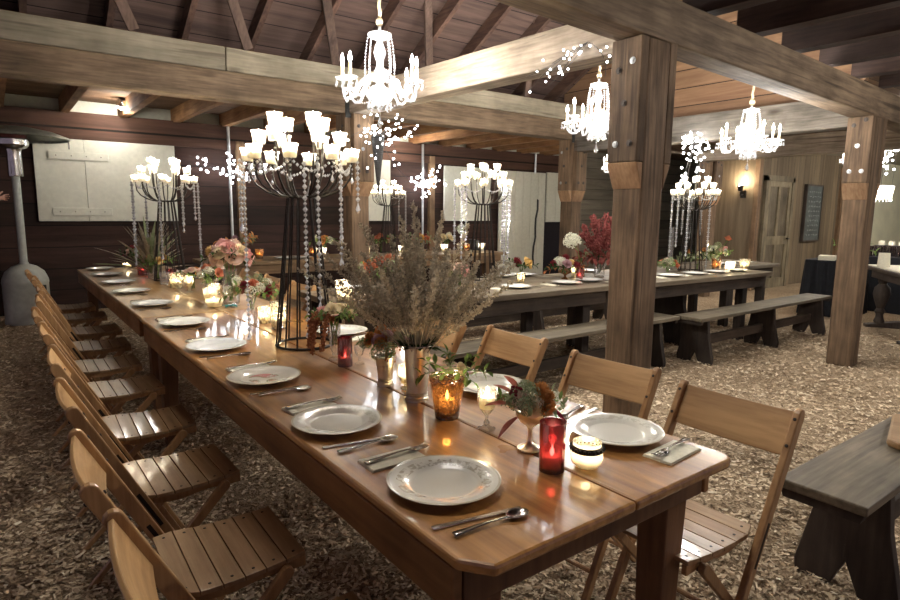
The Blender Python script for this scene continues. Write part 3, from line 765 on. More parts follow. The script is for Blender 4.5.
for i, (x, y) in enumerate([(1.395, 1.044), (1.395, 1.604), (1.40, 2.16), (1.405, 2.80), (1.39, 5.80), (1.40, 6.29)]):
    if i == 2: continue
    wh = '%s place from the camera, bench side' % ordn[i if i < 2 else i - 1]
    plate((x, y, ZT), M_PL_RIM if i < 4 else M_PL_WHITE, 'white rimmed dinner plate at the ' + wh, rnd.uniform(0, 6))
    if i > 3: continue
    piece('napkin', 'napkin', mk_napkin, (1.41, y - .175, ZT), .05 + rnd.uniform(-.05, .05), 'folded cream napkin under a fork at the ' + wh, 'napkin', 'napkins on the long table')
    piece('fork', 'fork', mk_fork, (1.425, y - .165, ZT + .0066), PI + .12, 'fork lying on the cream napkin at the ' + wh, 'fork', 'forks on the long table')
    piece('knife', 'knife', mk_knife, (1.43, y + .165, ZT), PI + .2, 'dinner knife beside the plate at the ' + wh, 'knife', 'knives on the long table')
    piece('spoon', 'spoon', mk_spoon, (1.43, y + .20, ZT), PI + .3, 'spoon beside the knife at the ' + wh, 'spoon', 'spoons on the long table')

# ------------------------------------------------------------ rustic tables and benches behind
def trestle_leg(m, x, h, w, th=.045, notch=.12):
    """boot-jack leg across y, sides waisted, arch cut from the foot"""
    hw = w / 2
    pl = [(-hw * 1.08, 0), (-.05, 0), (0, notch), (.05, 0), (hw * 1.08, 0), (hw * 1.12, .05), (hw * .82, h * .62), (hw * .72, h), (-hw * .72, h), (-hw * .82, h * .62), (-hw * 1.12, .05)]
    m.prism([(a, b) for a, b in pl], x - th / 2, x + th / 2, 'yz'); return m
def bench(label, x0, x1, yc, w, z, legs, rz=0, stretch=True):
    cx = (x0 + x1) / 2; t = thing('wooden_bench', label, 'bench', (cx, yc, 0), rz, 'rustic plank benches'); h = (x1 - x0) / 2
    MB().box(-h, h, -w / 2, w / 2, z - .034, z).build('seat_plank', W_BENCH, t, bevel=.006)
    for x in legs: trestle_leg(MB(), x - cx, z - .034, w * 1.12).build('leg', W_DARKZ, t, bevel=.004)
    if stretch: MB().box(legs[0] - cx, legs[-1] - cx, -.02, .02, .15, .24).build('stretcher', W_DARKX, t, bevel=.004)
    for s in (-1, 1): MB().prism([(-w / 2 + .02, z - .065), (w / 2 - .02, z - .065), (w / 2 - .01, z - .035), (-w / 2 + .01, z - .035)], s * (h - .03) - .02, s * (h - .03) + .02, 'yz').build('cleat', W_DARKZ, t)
    return t
bench('rustic plank bench, its near end beside the first folding chair on the bench side', 2.14, 4.5, .768, .28, .48, [2.46, 4.2], stretch=True)
bench('plank bench along the rustic table with its end behind the thick bolted post', 2.25, 5.02, 3.25, .285, .45, [2.6, 4.76], 0)
bench('longer plank bench along the rustic table, running toward the lone post and dark cloth', 5.06, 7.86, 3.055, .285, .45, [5.22, 6.50, 7.66])
bench('plank bench on the far side of the rustic table, by the white sliding doors', 3.4, 6.6, 5.0, .28, .45, [3.7, 5.0, 6.3])

def rustic_table(label, x0, x1, y0, y1, rz, mats, legs, zt=.76, trestle=()):
    cx, cy = (x0 + x1) / 2, (y0 + y1) / 2; hx, hy = (x1 - x0) / 2, (y1 - y0) / 2
    t = thing('rustic_table', label, 'table', (cx, cy, 0), rz)
    n = 4
    for k in range(n): MB().box(-hx, hx, -hy + 2 * hy * k / n + .002, -hy + 2 * hy * (k + 1) / n - .002, zt - .045, zt).build('top_board', mats[0], t, bevel=.005)
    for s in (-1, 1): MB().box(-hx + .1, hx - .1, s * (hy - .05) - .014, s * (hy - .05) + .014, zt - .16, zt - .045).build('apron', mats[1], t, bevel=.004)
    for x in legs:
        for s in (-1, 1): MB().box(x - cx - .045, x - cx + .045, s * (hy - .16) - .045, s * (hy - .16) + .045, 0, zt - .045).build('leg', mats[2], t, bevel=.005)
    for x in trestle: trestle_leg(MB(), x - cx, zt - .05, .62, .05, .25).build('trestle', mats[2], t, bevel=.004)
    return t
A_ = -.045
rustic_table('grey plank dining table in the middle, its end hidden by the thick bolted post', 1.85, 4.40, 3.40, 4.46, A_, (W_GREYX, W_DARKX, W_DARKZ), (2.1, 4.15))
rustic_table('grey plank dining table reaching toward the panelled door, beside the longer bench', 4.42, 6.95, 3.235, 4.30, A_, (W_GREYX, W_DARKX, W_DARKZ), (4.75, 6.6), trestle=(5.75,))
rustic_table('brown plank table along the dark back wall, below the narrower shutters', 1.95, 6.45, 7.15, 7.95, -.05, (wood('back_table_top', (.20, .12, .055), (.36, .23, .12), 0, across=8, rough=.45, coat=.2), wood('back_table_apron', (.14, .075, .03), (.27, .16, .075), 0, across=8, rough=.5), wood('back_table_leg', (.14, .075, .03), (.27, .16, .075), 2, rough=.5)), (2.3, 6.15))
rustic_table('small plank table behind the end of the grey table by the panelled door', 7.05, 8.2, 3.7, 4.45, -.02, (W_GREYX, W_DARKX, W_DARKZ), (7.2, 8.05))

# bar tables beyond the lone post
t = thing('cloth_table', 'box-shaped table covered to the ground in dark cloth beside the lone post', 'table', (9.55, 3.52, 0), .1)
m = MB(); a, b = .42, .30; vs = []
N_ = 64
for z, f, wv in ((.77, 1.0, 0), (.75, 1.01, .004), (.4, 1.05, .018), (.0, 1.09, .03)):
    for k in range(N_):
        th = 2 * PI * k / N_; c, s = math.cos(th), math.sin(th); q = 1 / max(abs(c) / a, abs(s) / b)
        w = 1 + wv * math.sin(k * 2.1) / .5
        vs.append((c * q * f * w, s * q * f * w, z))
fs = [tuple(range(N_))]
for i in range(3):
    for k in range(N_): fs.append((i * N_ + k, (i + 1) * N_ + k, (i + 1) * N_ + (k + 1) % N_, i * N_ + (k + 1) % N_))
m.add(vs, fs); m.build('tablecloth', M_CLOTH, t)
b = MB()
for k in range(5): b.box(-.16 + .004 * k, .16 - .003 * k, -.1, .1, .012 * k, .012 * k + .010)
o = b.build('napkin_stack', M_NAPK, None, (9.3, 3.56, .772), .3); tag(o, 'pale stack of folded napkins on the dark cloth table', 'napkins')

# ------------------------------------------------------------ flowers
def fr(ax):
    ax = Vector(ax).normalized(); a = ax.cross(Vector((.2, .1, 1)))
    if a.length < 1e-2: a = ax.cross(Vector((1, 0, 0)))
    a.normalize(); return ax, a, ax.cross(a)
def rose(c, r, ax, R, rings=5):
    m = MB(); c = Vector(c); ax, a, b = fr(ax)
    for k in range(rings):
        f = (k + .6) / rings; n = 3 + k
        for j in range(n):
            th = 2 * PI * (j + R.random() * .3) / n + k * 1.1; wd = 2 * PI / n * .68
            vs = []; rr = r * f
            for u in range(4):
                for w in range(4):
                    v = w / 3; al = th + wd * (u / 3 - .5) * 2 * (.55 + .45 * math.sin(PI * (.15 + .7 * v)))
                    rad = rr * (.35 + .65 * v ** .7) * (1 + .12 * (v == 1)); h = r * (-.55 + (1.25 - .55 * f) * v - .18 * f * v ** 4 * 1.6)
                    vs.append(c + ax * h + (a * math.cos(al) + b * math.sin(al)) * rad)
            m.add(vs, [(u * 4 + w, u * 4 + w + 1, u * 4 + w + 5, u * 4 + w + 4) for u in range(3) for w in range(3)], True)
    return m
def mum(c, r, ax, R, n=70):
    m = MB(); c = Vector(c); ax, a, b = fr(ax)
    for k in range(n):
        z = 1 - 1.3 * (k + .5) / n; th = k * 2.39996; q = math.sqrt(max(0, 1 - z * z))
        d = ax * z + (a * math.cos(th) + b * math.sin(th)) * q
        m.leaf(c + d * r * .25, d + Vector((R.uniform(-.2, .2),) * 3), ax, r * .8, r * .34, -.2, 2)
    m.ball(c, r * .5, 6, 4); return m
def umbel(c, r, ax, R, n=46):
    m = MB(); c = Vector(c); ax, a, b = fr(ax)
    for k in range(n):
        z = 1 - 1.5 * (k + .5) / n; th = k * 2.39996; q = math.sqrt(max(0, 1 - z * z))
        d = (ax * z + (a * math.cos(th) + b * math.sin(th)) * q).normalized(); p = c + d * r * R.uniform(.78, 1.05)
        _, e, f = fr(d); s = r * .24
        for j in range(4):
            t = PI / 2 * j + k; u = e * math.cos(t) + f * math.sin(t); w = d.cross(u)
            m.add([p, p + u * s * .6 + w * s * .4, p + u * s + d * s * .2, p + u * s * .6 - w * s * .4], [(0, 1, 2, 3)])
    return m
def berries(c, r, ax, R, n=14):
    m = MB(); c = Vector(c)
    for k in range(n):
        d = Vector((R.gauss(0, 1), R.gauss(0, 1), R.gauss(.3, 1))).normalized(); m.ball(c + d * r * R.uniform(.4, 1), r * R.uniform(.18, .28), 6, 4)
    return m
def leafspray(c, L, d, R, n=9, w=.35, stem=True):
    m = MB(); c = Vector(c); d, a, b = fr(d); sg = Vector((0, 0, -.18))
    pts = [c + d * (L * t) + sg * (L * t * t) for t in (0, .25, .5, .75, 1)]
    m.tube(pts, [L * .018, L * .016, L * .013, L * .01, L * .005], 4)
    for k in range(n):
        t = .15 + .85 * (k + .5) / n; p = c + d * (L * t) + sg * (L * t * t); th = k * 2.4 + R.random()
        dd = (a * math.cos(th) + b * math.sin(th)) + d * .6
        m.leaf(p, dd, Vector((0, 0, 1)), L * w * R.uniform(.8, 1.15), L * w * .5, .25, 3)
    return m
def tassel(pts, r, R, n=150):
    m = MB(); pts = [Vector(p) for p in pts]; m.tube(pts, r * .35, 5)
    for k in range(n):
        t = R.random() * (len(pts) - 1.001); i = int(t); p = pts[i].lerp(pts[i + 1], t - i); f = r * (.55 + .6 * math.sin(PI * min(1, .15 + t / (len(pts) - 1) * .85)))
        d = Vector((R.gauss(0, 1), R.gauss(0, 1), R.gauss(0, 1))).normalized()
        m.ball(p + d * f * R.uniform(.4, 1), r * R.uniform(.14, .26), 5, 3)
    return m
KIND = {'rose': rose, 'mum': mum, 'umbel': umbel, 'berries': berries}
def bouquet(label, c, spec, seed, rad, cat='bouquet', name='bouquet', flat=.75, grp=None, stem=0):
    """spec: (kind, material, part name, count, size). heads on a dome of radius rad about c"""
    t = thing(name, label, cat, c, 0, grp); R = random.Random(seed)
    heads = [(k, m, n, s) for k, m, n, q, s in spec for _ in range(q)]
    small = [h for h in heads if h[0] != 'leaf']; R.shuffle(small); N = max(1, len(small)); i = 0
    for k, mt, nm, s in small:
        z = 1 - 1.05 * (i + .5) / N; th = i * 2.39996 + seed; i += 1; q = math.sqrt(max(0, 1 - z * z))
        d = Vector((q * math.cos(th), q * math.sin(th), z * flat + .12)).normalized()
        p = Vector((d.x * rad, d.y * rad, d.z * rad * flat)) * R.uniform(.78, 1.05)
        if k == 'tassel':
            e = p + Vector((d.x, d.y, 0)) * rad * .5; tassel([p * .6, p, e, e + Vector((d.x * .2, d.y * .2, -1)) * rad * R.uniform(.7, 1.5)], s * 1.15, R).build(nm, mt, t)
        else: KIND[k](p, s, d, R).build(nm, mt, t)
    for k, mt, nm, q, s in spec:
        if k != 'leaf': continue
        for j in range(q):
            th = 2 * PI * (j + R.random() * .6) / q; d = Vector((math.cos(th), math.sin(th), R.uniform(-.1, .8)))
            leafspray(Vector((d.x, d.y, 0)) * rad * .35, s, d, R, R.randint(6, 9)).build(nm, mt, t)
    if stem:
        m = MB()
        for k in range(7):
            th = k * .9; m.tube([(rad * .3 * math.cos(th), rad * .3 * math.sin(th), 0), (.012 * math.cos(th + 2), .012 * math.sin(th + 2), -stem)], .0025, 4)
        m.build('stem', M_LEAF, t)
    return t

# ------------------------------------------------------------ vessels and candles
def flame_mb(z, s=1):
    return MB().lathe([(0, z), (.0045 * s, z + .006 * s), (.005 * s, z + .011 * s), (.003 * s, z + .02 * s), (0, z + .03 * s)], n=8)
def candle_in(t, r, z0, h, power, col=(1, .78, .5), fl=1.0, lz=.02):
    MB().lathe([(0, z0), (r, z0), (r, z0 + h - .002), (r * .93, z0 + h), (r * .3, z0 + h - .004), (0, z0 + h - .005)], n=16).build('candle', M_WAX, t)
    flame_mb(z0 + h - .004, fl).build('flame', M_FLAME, t)
    lamp(t, (0, 0, z0 + h + lz), power * .22, col, .012)
def votive(label, loc, prof, mat, cr, cz, chh, power, name='votive_holder', cat='candle holder', grp=None, col=(1, .78, .5), band=None, fl=1.0):
    t = thing(name, label, cat, loc, 0, grp)
    MB().lathe(prof, n=28).build('glass_cup', mat, t, sharp=.9)
    if band:
        z0, z1, r0, r1 = band; m = MB(); m.lathe([(r0, z0), (r0 + .003, (z0 + z1) / 2), (r1, z1)], n=28)
        for k in range(22): th = 2 * PI * k / 22; m.ball(((r0 + .002) * math.cos(th), (r0 + .002) * math.sin(th), (z0 + z1) / 2), .0055, 6, 4)
        m.build('jewelled_band', M_IRON, t)
    candle_in(t, cr, cz, chh, power * {M_RED: .22, M_AMBER: .5, M_CREAM: .30, M_MERC: .5}.get(mat, 1), col, fl)
    return t
def cyl(r0, r1, h, b=.006): return [(0, b), (r0 * .9, b), (r0, 0), (r0, b), (r1, h)]
votive('round cream glass votive with a dark jewelled band, beside the tall red votive', (1.150, .945, ZT), [(0, .003), (.024, .002), (.036, .012), (.041, .028), (.0395, .044), (.035, .055), (.036, .068)], M_CREAM, .030, .006, .022, .7, band=(.044, .060, .0385, .0365))
votive('tall red glass cylinder votive with a burning candle, near the rounded table end', (1.066, .985, ZT), [(0, .008), (.030, .008), (.0315, 0), (.0315, .01), (.033, .125)], M_RED, .024, .009, .03, .8, col=(1, .5, .3), fl=1.1)
votive('amber quilted glass votive glowing in front of the tall silver vase', (1.082, 1.445, ZT), [(0, .014), (.035, .014), (.036, 0), (.038, .012), (.054, .118), (.0565, .120), (.056, .135)], M_AMBER, .026, .015, .045, 1.6, col=(1, .72, .38), fl=1.2)
t = thing('candle_goblet', 'small stemmed clear glass goblet holding a white candle, beside the amber votive', 'candle holder', (1.116, 1.295, ZT))
m = MB(); m.lathe([(.027, 0), (.028, .003), (.014, .008), (.010, .014)], n=10); m.ball((0, 0, .02), .010, 8, 5); m.lathe([(.005, .026), (.005, .044), (.014, .052), (.025, .072), (.0285, .095), (.028, .12)], n=24)
m.build('goblet_glass', M_GLASS, t, sharp=.9); candle_in(t, .0225, .066, .034, .7, fl=1.2)
def silver_cup(label, loc, r0, r1, h, foot):
    t = thing('silver_vase', label, 'vase', loc)
    m = MB(); m.lathe([(0, .012), (r0, .012), (r0 + .006, .0), (r0 + .006, .008), (r0 + .002, .012), (r0, .02), (r0 + (r1 - r0) * .6, h * .65), (r1, h - .008)], n=36); m.build('cup_body', M_SILV, t, sharp=.6)
    m = MB(); m.lathe([(r1, h - .008), (r1 + .003, h - .004), (r1 + .002, h), (r1 - .003, h), (r1 - .004, h - .04)], n=36)
    m.build('cup_rim', M_SILV, t)
    m = MB(); m.lathe([(r0 + .0005, .014), (r0 + .004, .018), (r0 + .001, .022), (r0 + .004, .026), (r0 + .0005, .03)], n=36); m.build('foot_ring', M_SILV, t); return t
silver_cup('tall silver tumbler vase full of dried heather in the middle of the table', (1.105, 1.648, ZT), .034, .045, .192, 0)
silver_cup('short silver cup of autumn flowers behind the tall silver vase', (1.108, 1.862, ZT), .025, .037, .112, 0)
t = thing('silver_goblet', 'silver goblet on a slim stem overflowing with roses and greens beside the red votive', 'goblet', (1.114, 1.112, ZT))
MB().lathe([(0, .004), (.034, .002), (.034, .005), (.022, .010), (.008, .02), (.0055, .035), (.0055, .058), (.012, .066), (.03, .080), (.040, .098), (.042, .112), (.040, .112), (.03, .085), (0, .07)], n=32).build('goblet_body', M_SILV, t, sharp=.9)
votive('footed cream glass bowl with a lit candle between the two silver vases', (1.150, 1.772, ZT), [(0, .006), (.027, 0), (.028, .005), (.014, .014), (.012, .02), (.03, .034), (.038, .055), (.036, .08), (.038, .085)], M_CREAM, .028, .024, .03, .7, name='candle_bowl')
votive('dark red glass cylinder votive standing beside the base of the iron candelabra', (1.112, 2.19, ZT), [(0, .006), (.029, .006), (.03, 0), (.03, .12)], M_RED, .022, .007, .03, .06, col=(1, .45, .25), fl=.7)
t = thing('glass_goblet', 'small clear glass goblet behind the dark red votive', 'goblet', (1.175, 2.185, ZT))
MB().lathe([(.022, 0), (.02, .003), (.005, .008), (.005, .03), (.016, .04), (.022, .06), (.021, .08)], n=20).build('goblet_glass', M_GLASS, t)
def vase(label, loc, prof, mat=None, name='glass_vase', water=0):
    t = thing(name, label, 'vase', loc); MB().lathe(prof, n=24).build('vase_body', mat or M_GLASS, t, sharp=.9); return t
vase('clear footed glass vase under the pink roses and hanging amaranth', (1.125, 2.31, ZT), [(.030, 0), (.028, .006), (.012, .014), (.012, .03), (.02, .05), (.024, .10), (.026, .15)])
vase('slender clear bud vase on the long table behind the iron candelabra', (1.095, 3.245, ZT), [(.022, 0), (.022, .004), (.009, .012), (.014, .035), (.010, .06), (.009, .13), (.015, .16)], name='bud_vase')
vase('clear glass jar holding pink roses, half way down the long table', (1.235, 4.085, ZT), [(0, .006), (.05, .004), (.055, .012), (.056, .16), (.046, .185), (.042, .19), (.046, .235)], name='glass_jar')
votive('mercury glass votive beside the slender bud vase', (1.18, 3.30, ZT), cyl(.034, .04, .09), M_MERC, .026, .008, .03, 1.2)
votive('tall glowing mercury glass votive just behind the iron candelabra', (1.185, 3.10, ZT), cyl(.040, .048, .145), M_MERC, .03, .008, .05, 2.0, fl=1.5)
votive('low cream candle cup in front of the jar of pink roses', (1.105, 4.02, ZT), [(0, .004), (.03, 0), (.05, .02), (.058, .045), (.05, .06)], M_CREAM, .045, .006, .035, .9)
votive('small mercury votive beside the low flower cup, beyond the jar of roses', (1.27, 4.60, ZT), cyl(.04, .045, .08), M_MERC, .03, .008, .03, .9)
votive('cream votive standing against the low flower cup, beyond the jar of roses', (1.20, 4.45, ZT), cyl(.045, .05, .07), M_CREAM, .036, .008, .03, .9)
votive('wide mercury glass votive under the farther candelabra of the long table', (1.13, 5.15, ZT), cyl(.046, .062, .12), M_MERC, .036, .008, .045, 1.4)
votive('white stemmed candle goblet beside the wide mercury votive', (1.155, 4.85, ZT), [(.028, 0), (.01, .01), (.008, .04), (.026, .06), (.034, .09), (.03, .125)], M_CREAM, .022, .05, .03, 1.0, name='candle_goblet')
votive('red glass votive at the far end of the long table', (1.09, 6.31, ZT), cyl(.040, .048, .12), M_RED, .03, .008, .04, .5, col=(1, .45, .25))
votive('little white candle cup at the very far end of the long table', (1.085, 7.10, ZT), cyl(.04, .044, .055), M_CREAM, .034, .008, .03, .8)
votive('red votive inside the foot of the farther candelabra of the long table', (1.22, 5.72, ZT), cyl(.036, .042, .10), M_RED, .028, .008, .03, .4, col=(1, .45, .25))
vase('clear glass vase of dried palm leaves near the far end of the long table', (1.11, 6.0, ZT), [(0, .005), (.032, 0), (.034, .10), (.038, .13)])
vase('glass tumbler on the far half of the long table in front of the candelabra', (1.10, 5.45, ZT), cyl(.03, .036, .10), name='glass_tumbler')
o = MB(); 
for k in range(5): o.leaf((0, 0, .006), (math.cos(k * 1.3), math.sin(k * 1.3), .25), (0, 0, 1), .06, .035, .3, 3)
tag(o.build('leaf_sprig', M_TEAL, None, (1.19, 3.96, ZT)), 'dark teal leaves lying beside the low cream candle cup', 'leaves')

# bouquets of the long table
b = bouquet('autumn posy of cream roses, bronze mum and red leaves in the silver goblet', (1.114, 1.112, ZT + .128), [
    ('rose', M_BLUSH, 'rose', 2, .028), ('mum', M_BRONZE, 'chrysanthemum', 2, .026), ('umbel', M_LEAFG, 'sedum_head', 6, .026), ('umbel', M_WHITEP, 'white_blossom', 5, .017),
    ('berries', M_BURG, 'berry_sprig', 4, .016), ('berries', M_YELL, 'berry_sprig', 1, .012), ('leaf', M_LEAFG, 'leaf_sprig', 7, .075), ('leaf', M_LEAF, 'leaf_sprig', 3, .07)], 3, .060)
for k_, (v_, r_, m2, f_, n_) in enumerate((((-.038, -.044, .012), .030, M_CREAMP, rose, 'rose'), ((-.004, -.058, .008), .027, M_BRONZE, mum, 'chrysanthemum'), ((.045, -.045, .02), .020, M_WHITEP, umbel, 'white_blossom'), ((.062, -.02, .012), .018, M_CREAMP, rose, 'rose'), ((-.05, .0, .04), .02, M_BURG, berries, 'berry_sprig'))):
    f_(v_, r_, (v_[0], v_[1], .02), random.Random(k_)).build(n_, m2, b)
m_ = thing('leaf_branch', 'dull red leaves reaching out of the silver goblet toward the candle goblet', 'leaves', (1.114, 1.112, ZT + .12))
for k, (d, L) in enumerate((((-.8, .45, .12), .085), ((-.62, .62, .55), .07), ((-.6, .3, -.55), .085), ((-.3, .75, .8), .06))):
    MB().leaf(Vector(d) * .045, d, (0, 0, 1), L, .034, .12, 5).build('red_leaf', petal('red_leaf_%d' % k, (.36, .11, .09), (.46, .20, .16), .3), m_)
MB().leaf((.03, -.02, .0), (.7, -.55, -.55), (0, 0, 1), .085, .05, .1, 5).build('dark_leaf', M_BURG, m_)
bouquet('small sprig of oak leaves with a tan rose hanging over the amber votive', (1.125, 1.475, ZT + .135), [('rose', M_CREAMP, 'rose', 1, .022), ('leaf', M_LEAF, 'leaf_sprig', 7, .10), ('leaf', M_LEAFG, 'leaf_sprig', 2, .085)], 5, .045, cat='flowers', name='leaf_posy')
b = bouquet('autumn posy of orange and mauve blooms in the short silver cup', (1.108, 1.862, ZT + .15), [
    ('mum', M_ORANGE, 'chrysanthemum', 2, .020), ('rose', M_MAUVE, 'rose', 2, .022), ('mum', M_MAUVE, 'chrysanthemum', 3, .018), ('umbel', M_LEAFG, 'sedum_head', 6, .022), ('berries', M_BRONZE, 'berry_sprig', 4, .016),
    ('tassel', M_AMAR, 'amaranth_tassel', 2, .012), ('leaf', M_LEAF, 'leaf_sprig', 9, .075)], 12, .078)
for k_, (v_, r_, m2, f_, n_) in enumerate((((-.045, -.045, .02), .024, M_ORANGE, mum, 'chrysanthemum'), ((-.06, .0, .035), .022, M_BRONZE, mum, 'chrysanthemum'), ((-.02, -.05, .045), .022, M_MAUVE, rose, 'rose'), ((-.03, -.02, .065), .022, M_ORANGE, rose, 'rose'), ((-.055, -.03, -.02), .024, M_LEAFG, umbel, 'sedum_head'), ((-.02, -.06, -.01), .024, M_LEAFG, umbel, 'sedum_head'), ((-.07, .03, .01), .022, M_LEAFG, umbel, 'sedum_head'))):
    f_(v_, r_, (v_[0], v_[1], .03), random.Random(k_)).build(n_, m2, b)
b = bouquet('pink and cream roses with rusty amaranth trailing over the candelabra base', (1.125, 2.31, ZT + .185), [
    ('rose', M_PINK, 'rose', 2, .034), ('rose', M_CREAMP, 'rose', 5, .034), ('leaf', M_LEAF, 'leaf_sprig', 6, .09), ('leaf', M_LEAFD, 'leaf_sprig', 3, .08), ('umbel', M_LEAFG, 'sedum_head', 2, .02)], 8, .075, stem=.12)
R = random.Random(4)
for k in range(4):
    a = 2.35 + .5 * k; d = Vector((math.cos(a), math.sin(a), 0))
    tassel([d * .03, d * .075 + V(0, 0, .015), d * .10 + V(0, 0, -.04), d * (.10 + .01 * k) + V(0, 0, -.14 + .02 * (k % 2))], .020, R, 170).build('amaranth_tassel', M_AMAR, b)
bouquet('low arrangement of coral and cream flowers around the slender bud vase', (1.13, 3.36, ZT + .17), [
    ('rose', M_CORAL, 'rose', 2, .036), ('rose', M_CREAMP, 'rose', 3, .032), ('mum', M_BURG, 'chrysanthemum', 3, .03), ('umbel', M_WHITEP, 'white_blossom', 6, .03), ('umbel', M_LEAFG, 'sedum_head', 4, .03),
    ('leaf', M_LEAF, 'leaf_sprig', 7, .12), ('leaf', M_LEAFR, 'leaf_sprig', 2, .12)], 21, .115, stem=.1)
bouquet('big bunch of blush and pink roses in the clear glass jar', (1.235, 4.085, ZT + .30), [
    ('rose', M_BLUSH, 'rose', 6, .062), ('rose', M_PINK, 'rose', 5, .062), ('rose', M_CREAMP, 'rose', 3, .05), ('mum', M_YELL, 'chrysanthemum', 1, .05), ('leaf', M_LEAFD, 'leaf_sprig', 6, .13)], 31, .135, stem=.28, flat=.85)
vase('low clear flower cup beyond the jar of roses', (1.30, 4.78, ZT), cyl(.045, .055, .10), name='flower_cup')
bouquet('low green and peach flowers in the low cup beyond the jar of roses', (1.30, 4.78, ZT + .13), [('rose', M_CORAL, 'rose', 2, .04), ('umbel', M_WHITEP, 'white_blossom', 5, .03), ('rose', M_BLUSH, 'rose', 2, .04), ('leaf', M_LEAF, 'leaf_sprig', 8, .13)], 41, .11, stem=.1)
bouquet('peach flowers standing behind the white stemmed candle goblet', (1.22, 5.0, ZT + .12), [('rose', M_ORANGE, 'rose', 2, .035), ('rose', M_BLUSH, 'rose', 2, .035), ('leaf', M_LEAF, 'leaf_sprig', 5, .10)], 42, .075, stem=.115)
bouquet('red and yellow flowers beside the vase of dried palm leaves', (1.13, 5.85, ZT + .16), [('mum', M_CORAL, 'chrysanthemum', 2, .04), ('rose', M_YELL, 'rose', 2, .035), ('umbel', M_LEAFG, 'sedum_head', 3, .03), ('leaf', M_LEAF, 'leaf_sprig', 6, .13)], 43, .10, stem=.15)
bouquet('dark burgundy and lime flowers near the very far end of the long table', (1.12, 6.62, ZT + .16), [('umbel', M_LEAFG, 'hydrangea_head', 3, .06), ('mum', M_BURG, 'chrysanthemum', 4, .045), ('rose', M_BLUSH, 'rose', 2, .04), ('berries', M_BURG, 'berry_sprig', 3, .03), ('leaf', M_LEAFD, 'leaf_sprig', 7, .14)], 44, .13, stem=.155)
t = thing('palm_spray', 'fan of dried grey palm leaves in the glass vase near the far end', 'dried leaves', (1.11, 6.0, ZT + .10)); R = random.Random(9)
for k in range(56):
    th = R.uniform(0, 2 * PI); e = R.uniform(.05, 1.2); d = Vector((math.sin(e) * math.cos(th), math.sin(e) * math.sin(th), math.cos(e)))
    MB().leaf((0, 0, -.06), d, (0, 0, 1), R.uniform(.36, .54), .040, .22, 5).build('palm_leaf', M_HEATH if k % 3 else M_LEAFG, t)

# dried heather in the tall silver vase
t = thing('dried_heather', 'large feathery bunch of dried heather in the tall silver vase', 'dried flowers', (1.105, 1.648, ZT + .18)); R = random.Random(2)
for k in range(80):
    e = .84 * ((k + .5) / 80) ** .7; th = k * 2.39996; L = R.uniform(.30, .47) * (1.12 - .16 * e)
    d = Vector((math.sin(e) * math.cos(th), math.sin(e) * math.sin(th), math.cos(e))); _, a, b = fr(d)
    base = Vector((d.x * .028, d.y * .028, -.03)); bend = Vector((d.x, d.y, -.6)) * (.09 * math.sin(e)) + a * R.uniform(-.05, .05)
    m = MB(); P = lambda u: base + d * (L * u) + bend * (L * 1.1 * u * u)
    m.tube([P(u) for u in (0, .25, .5, .75, 1)], [.0016, .0014, .0012, .001, .0006], 4, False)
    for q in range(22):
        u = .36 + .63 * (q + R.random() * .5) / 22; p = P(u); al = q * 2.4 + R.random(); sd = (a * math.cos(al) + b * math.sin(al)) * .40 + d * 1.0
        sd.normalize(); sl = .040 * (1.12 - u) + .010; _, a2, b2 = fr(sd)
        m.tube([p, p + sd * sl], [.0009, .0005], 3, False)
        for s_ in range(7):
            pp = p + sd * sl * (s_ + 1) / 7; bt = s_ * 2.4 + q; dd = (a2 * math.cos(bt) + b2 * math.sin(bt)) * .8 + sd * .8
            ll = R.uniform(.007, .014); w_ = dd.cross(sd).normalized() * ll * .42; dd = dd.normalized() * ll
            m.add([pp, pp + dd * .5 + w_, pp + dd, pp + dd * .5 - w_], [(0, 1, 2, 3)])
    m.build('heather_spray', M_HEATHP if e > .78 and R.random() < .75 else (M_HEATH if R.random() < .75 else M_HEATHP), t)
m = MB()
for k in range(26):
    th = 2.4 * k; m.leaf((.028 * math.cos(th), .028 * math.sin(th), .0), (math.cos(th), math.sin(th), R.uniform(.1, 1.2)), (0, 0, 1), .06, .03, .3, 3)
m.build('leaf_collar', M_LEAFD, t)

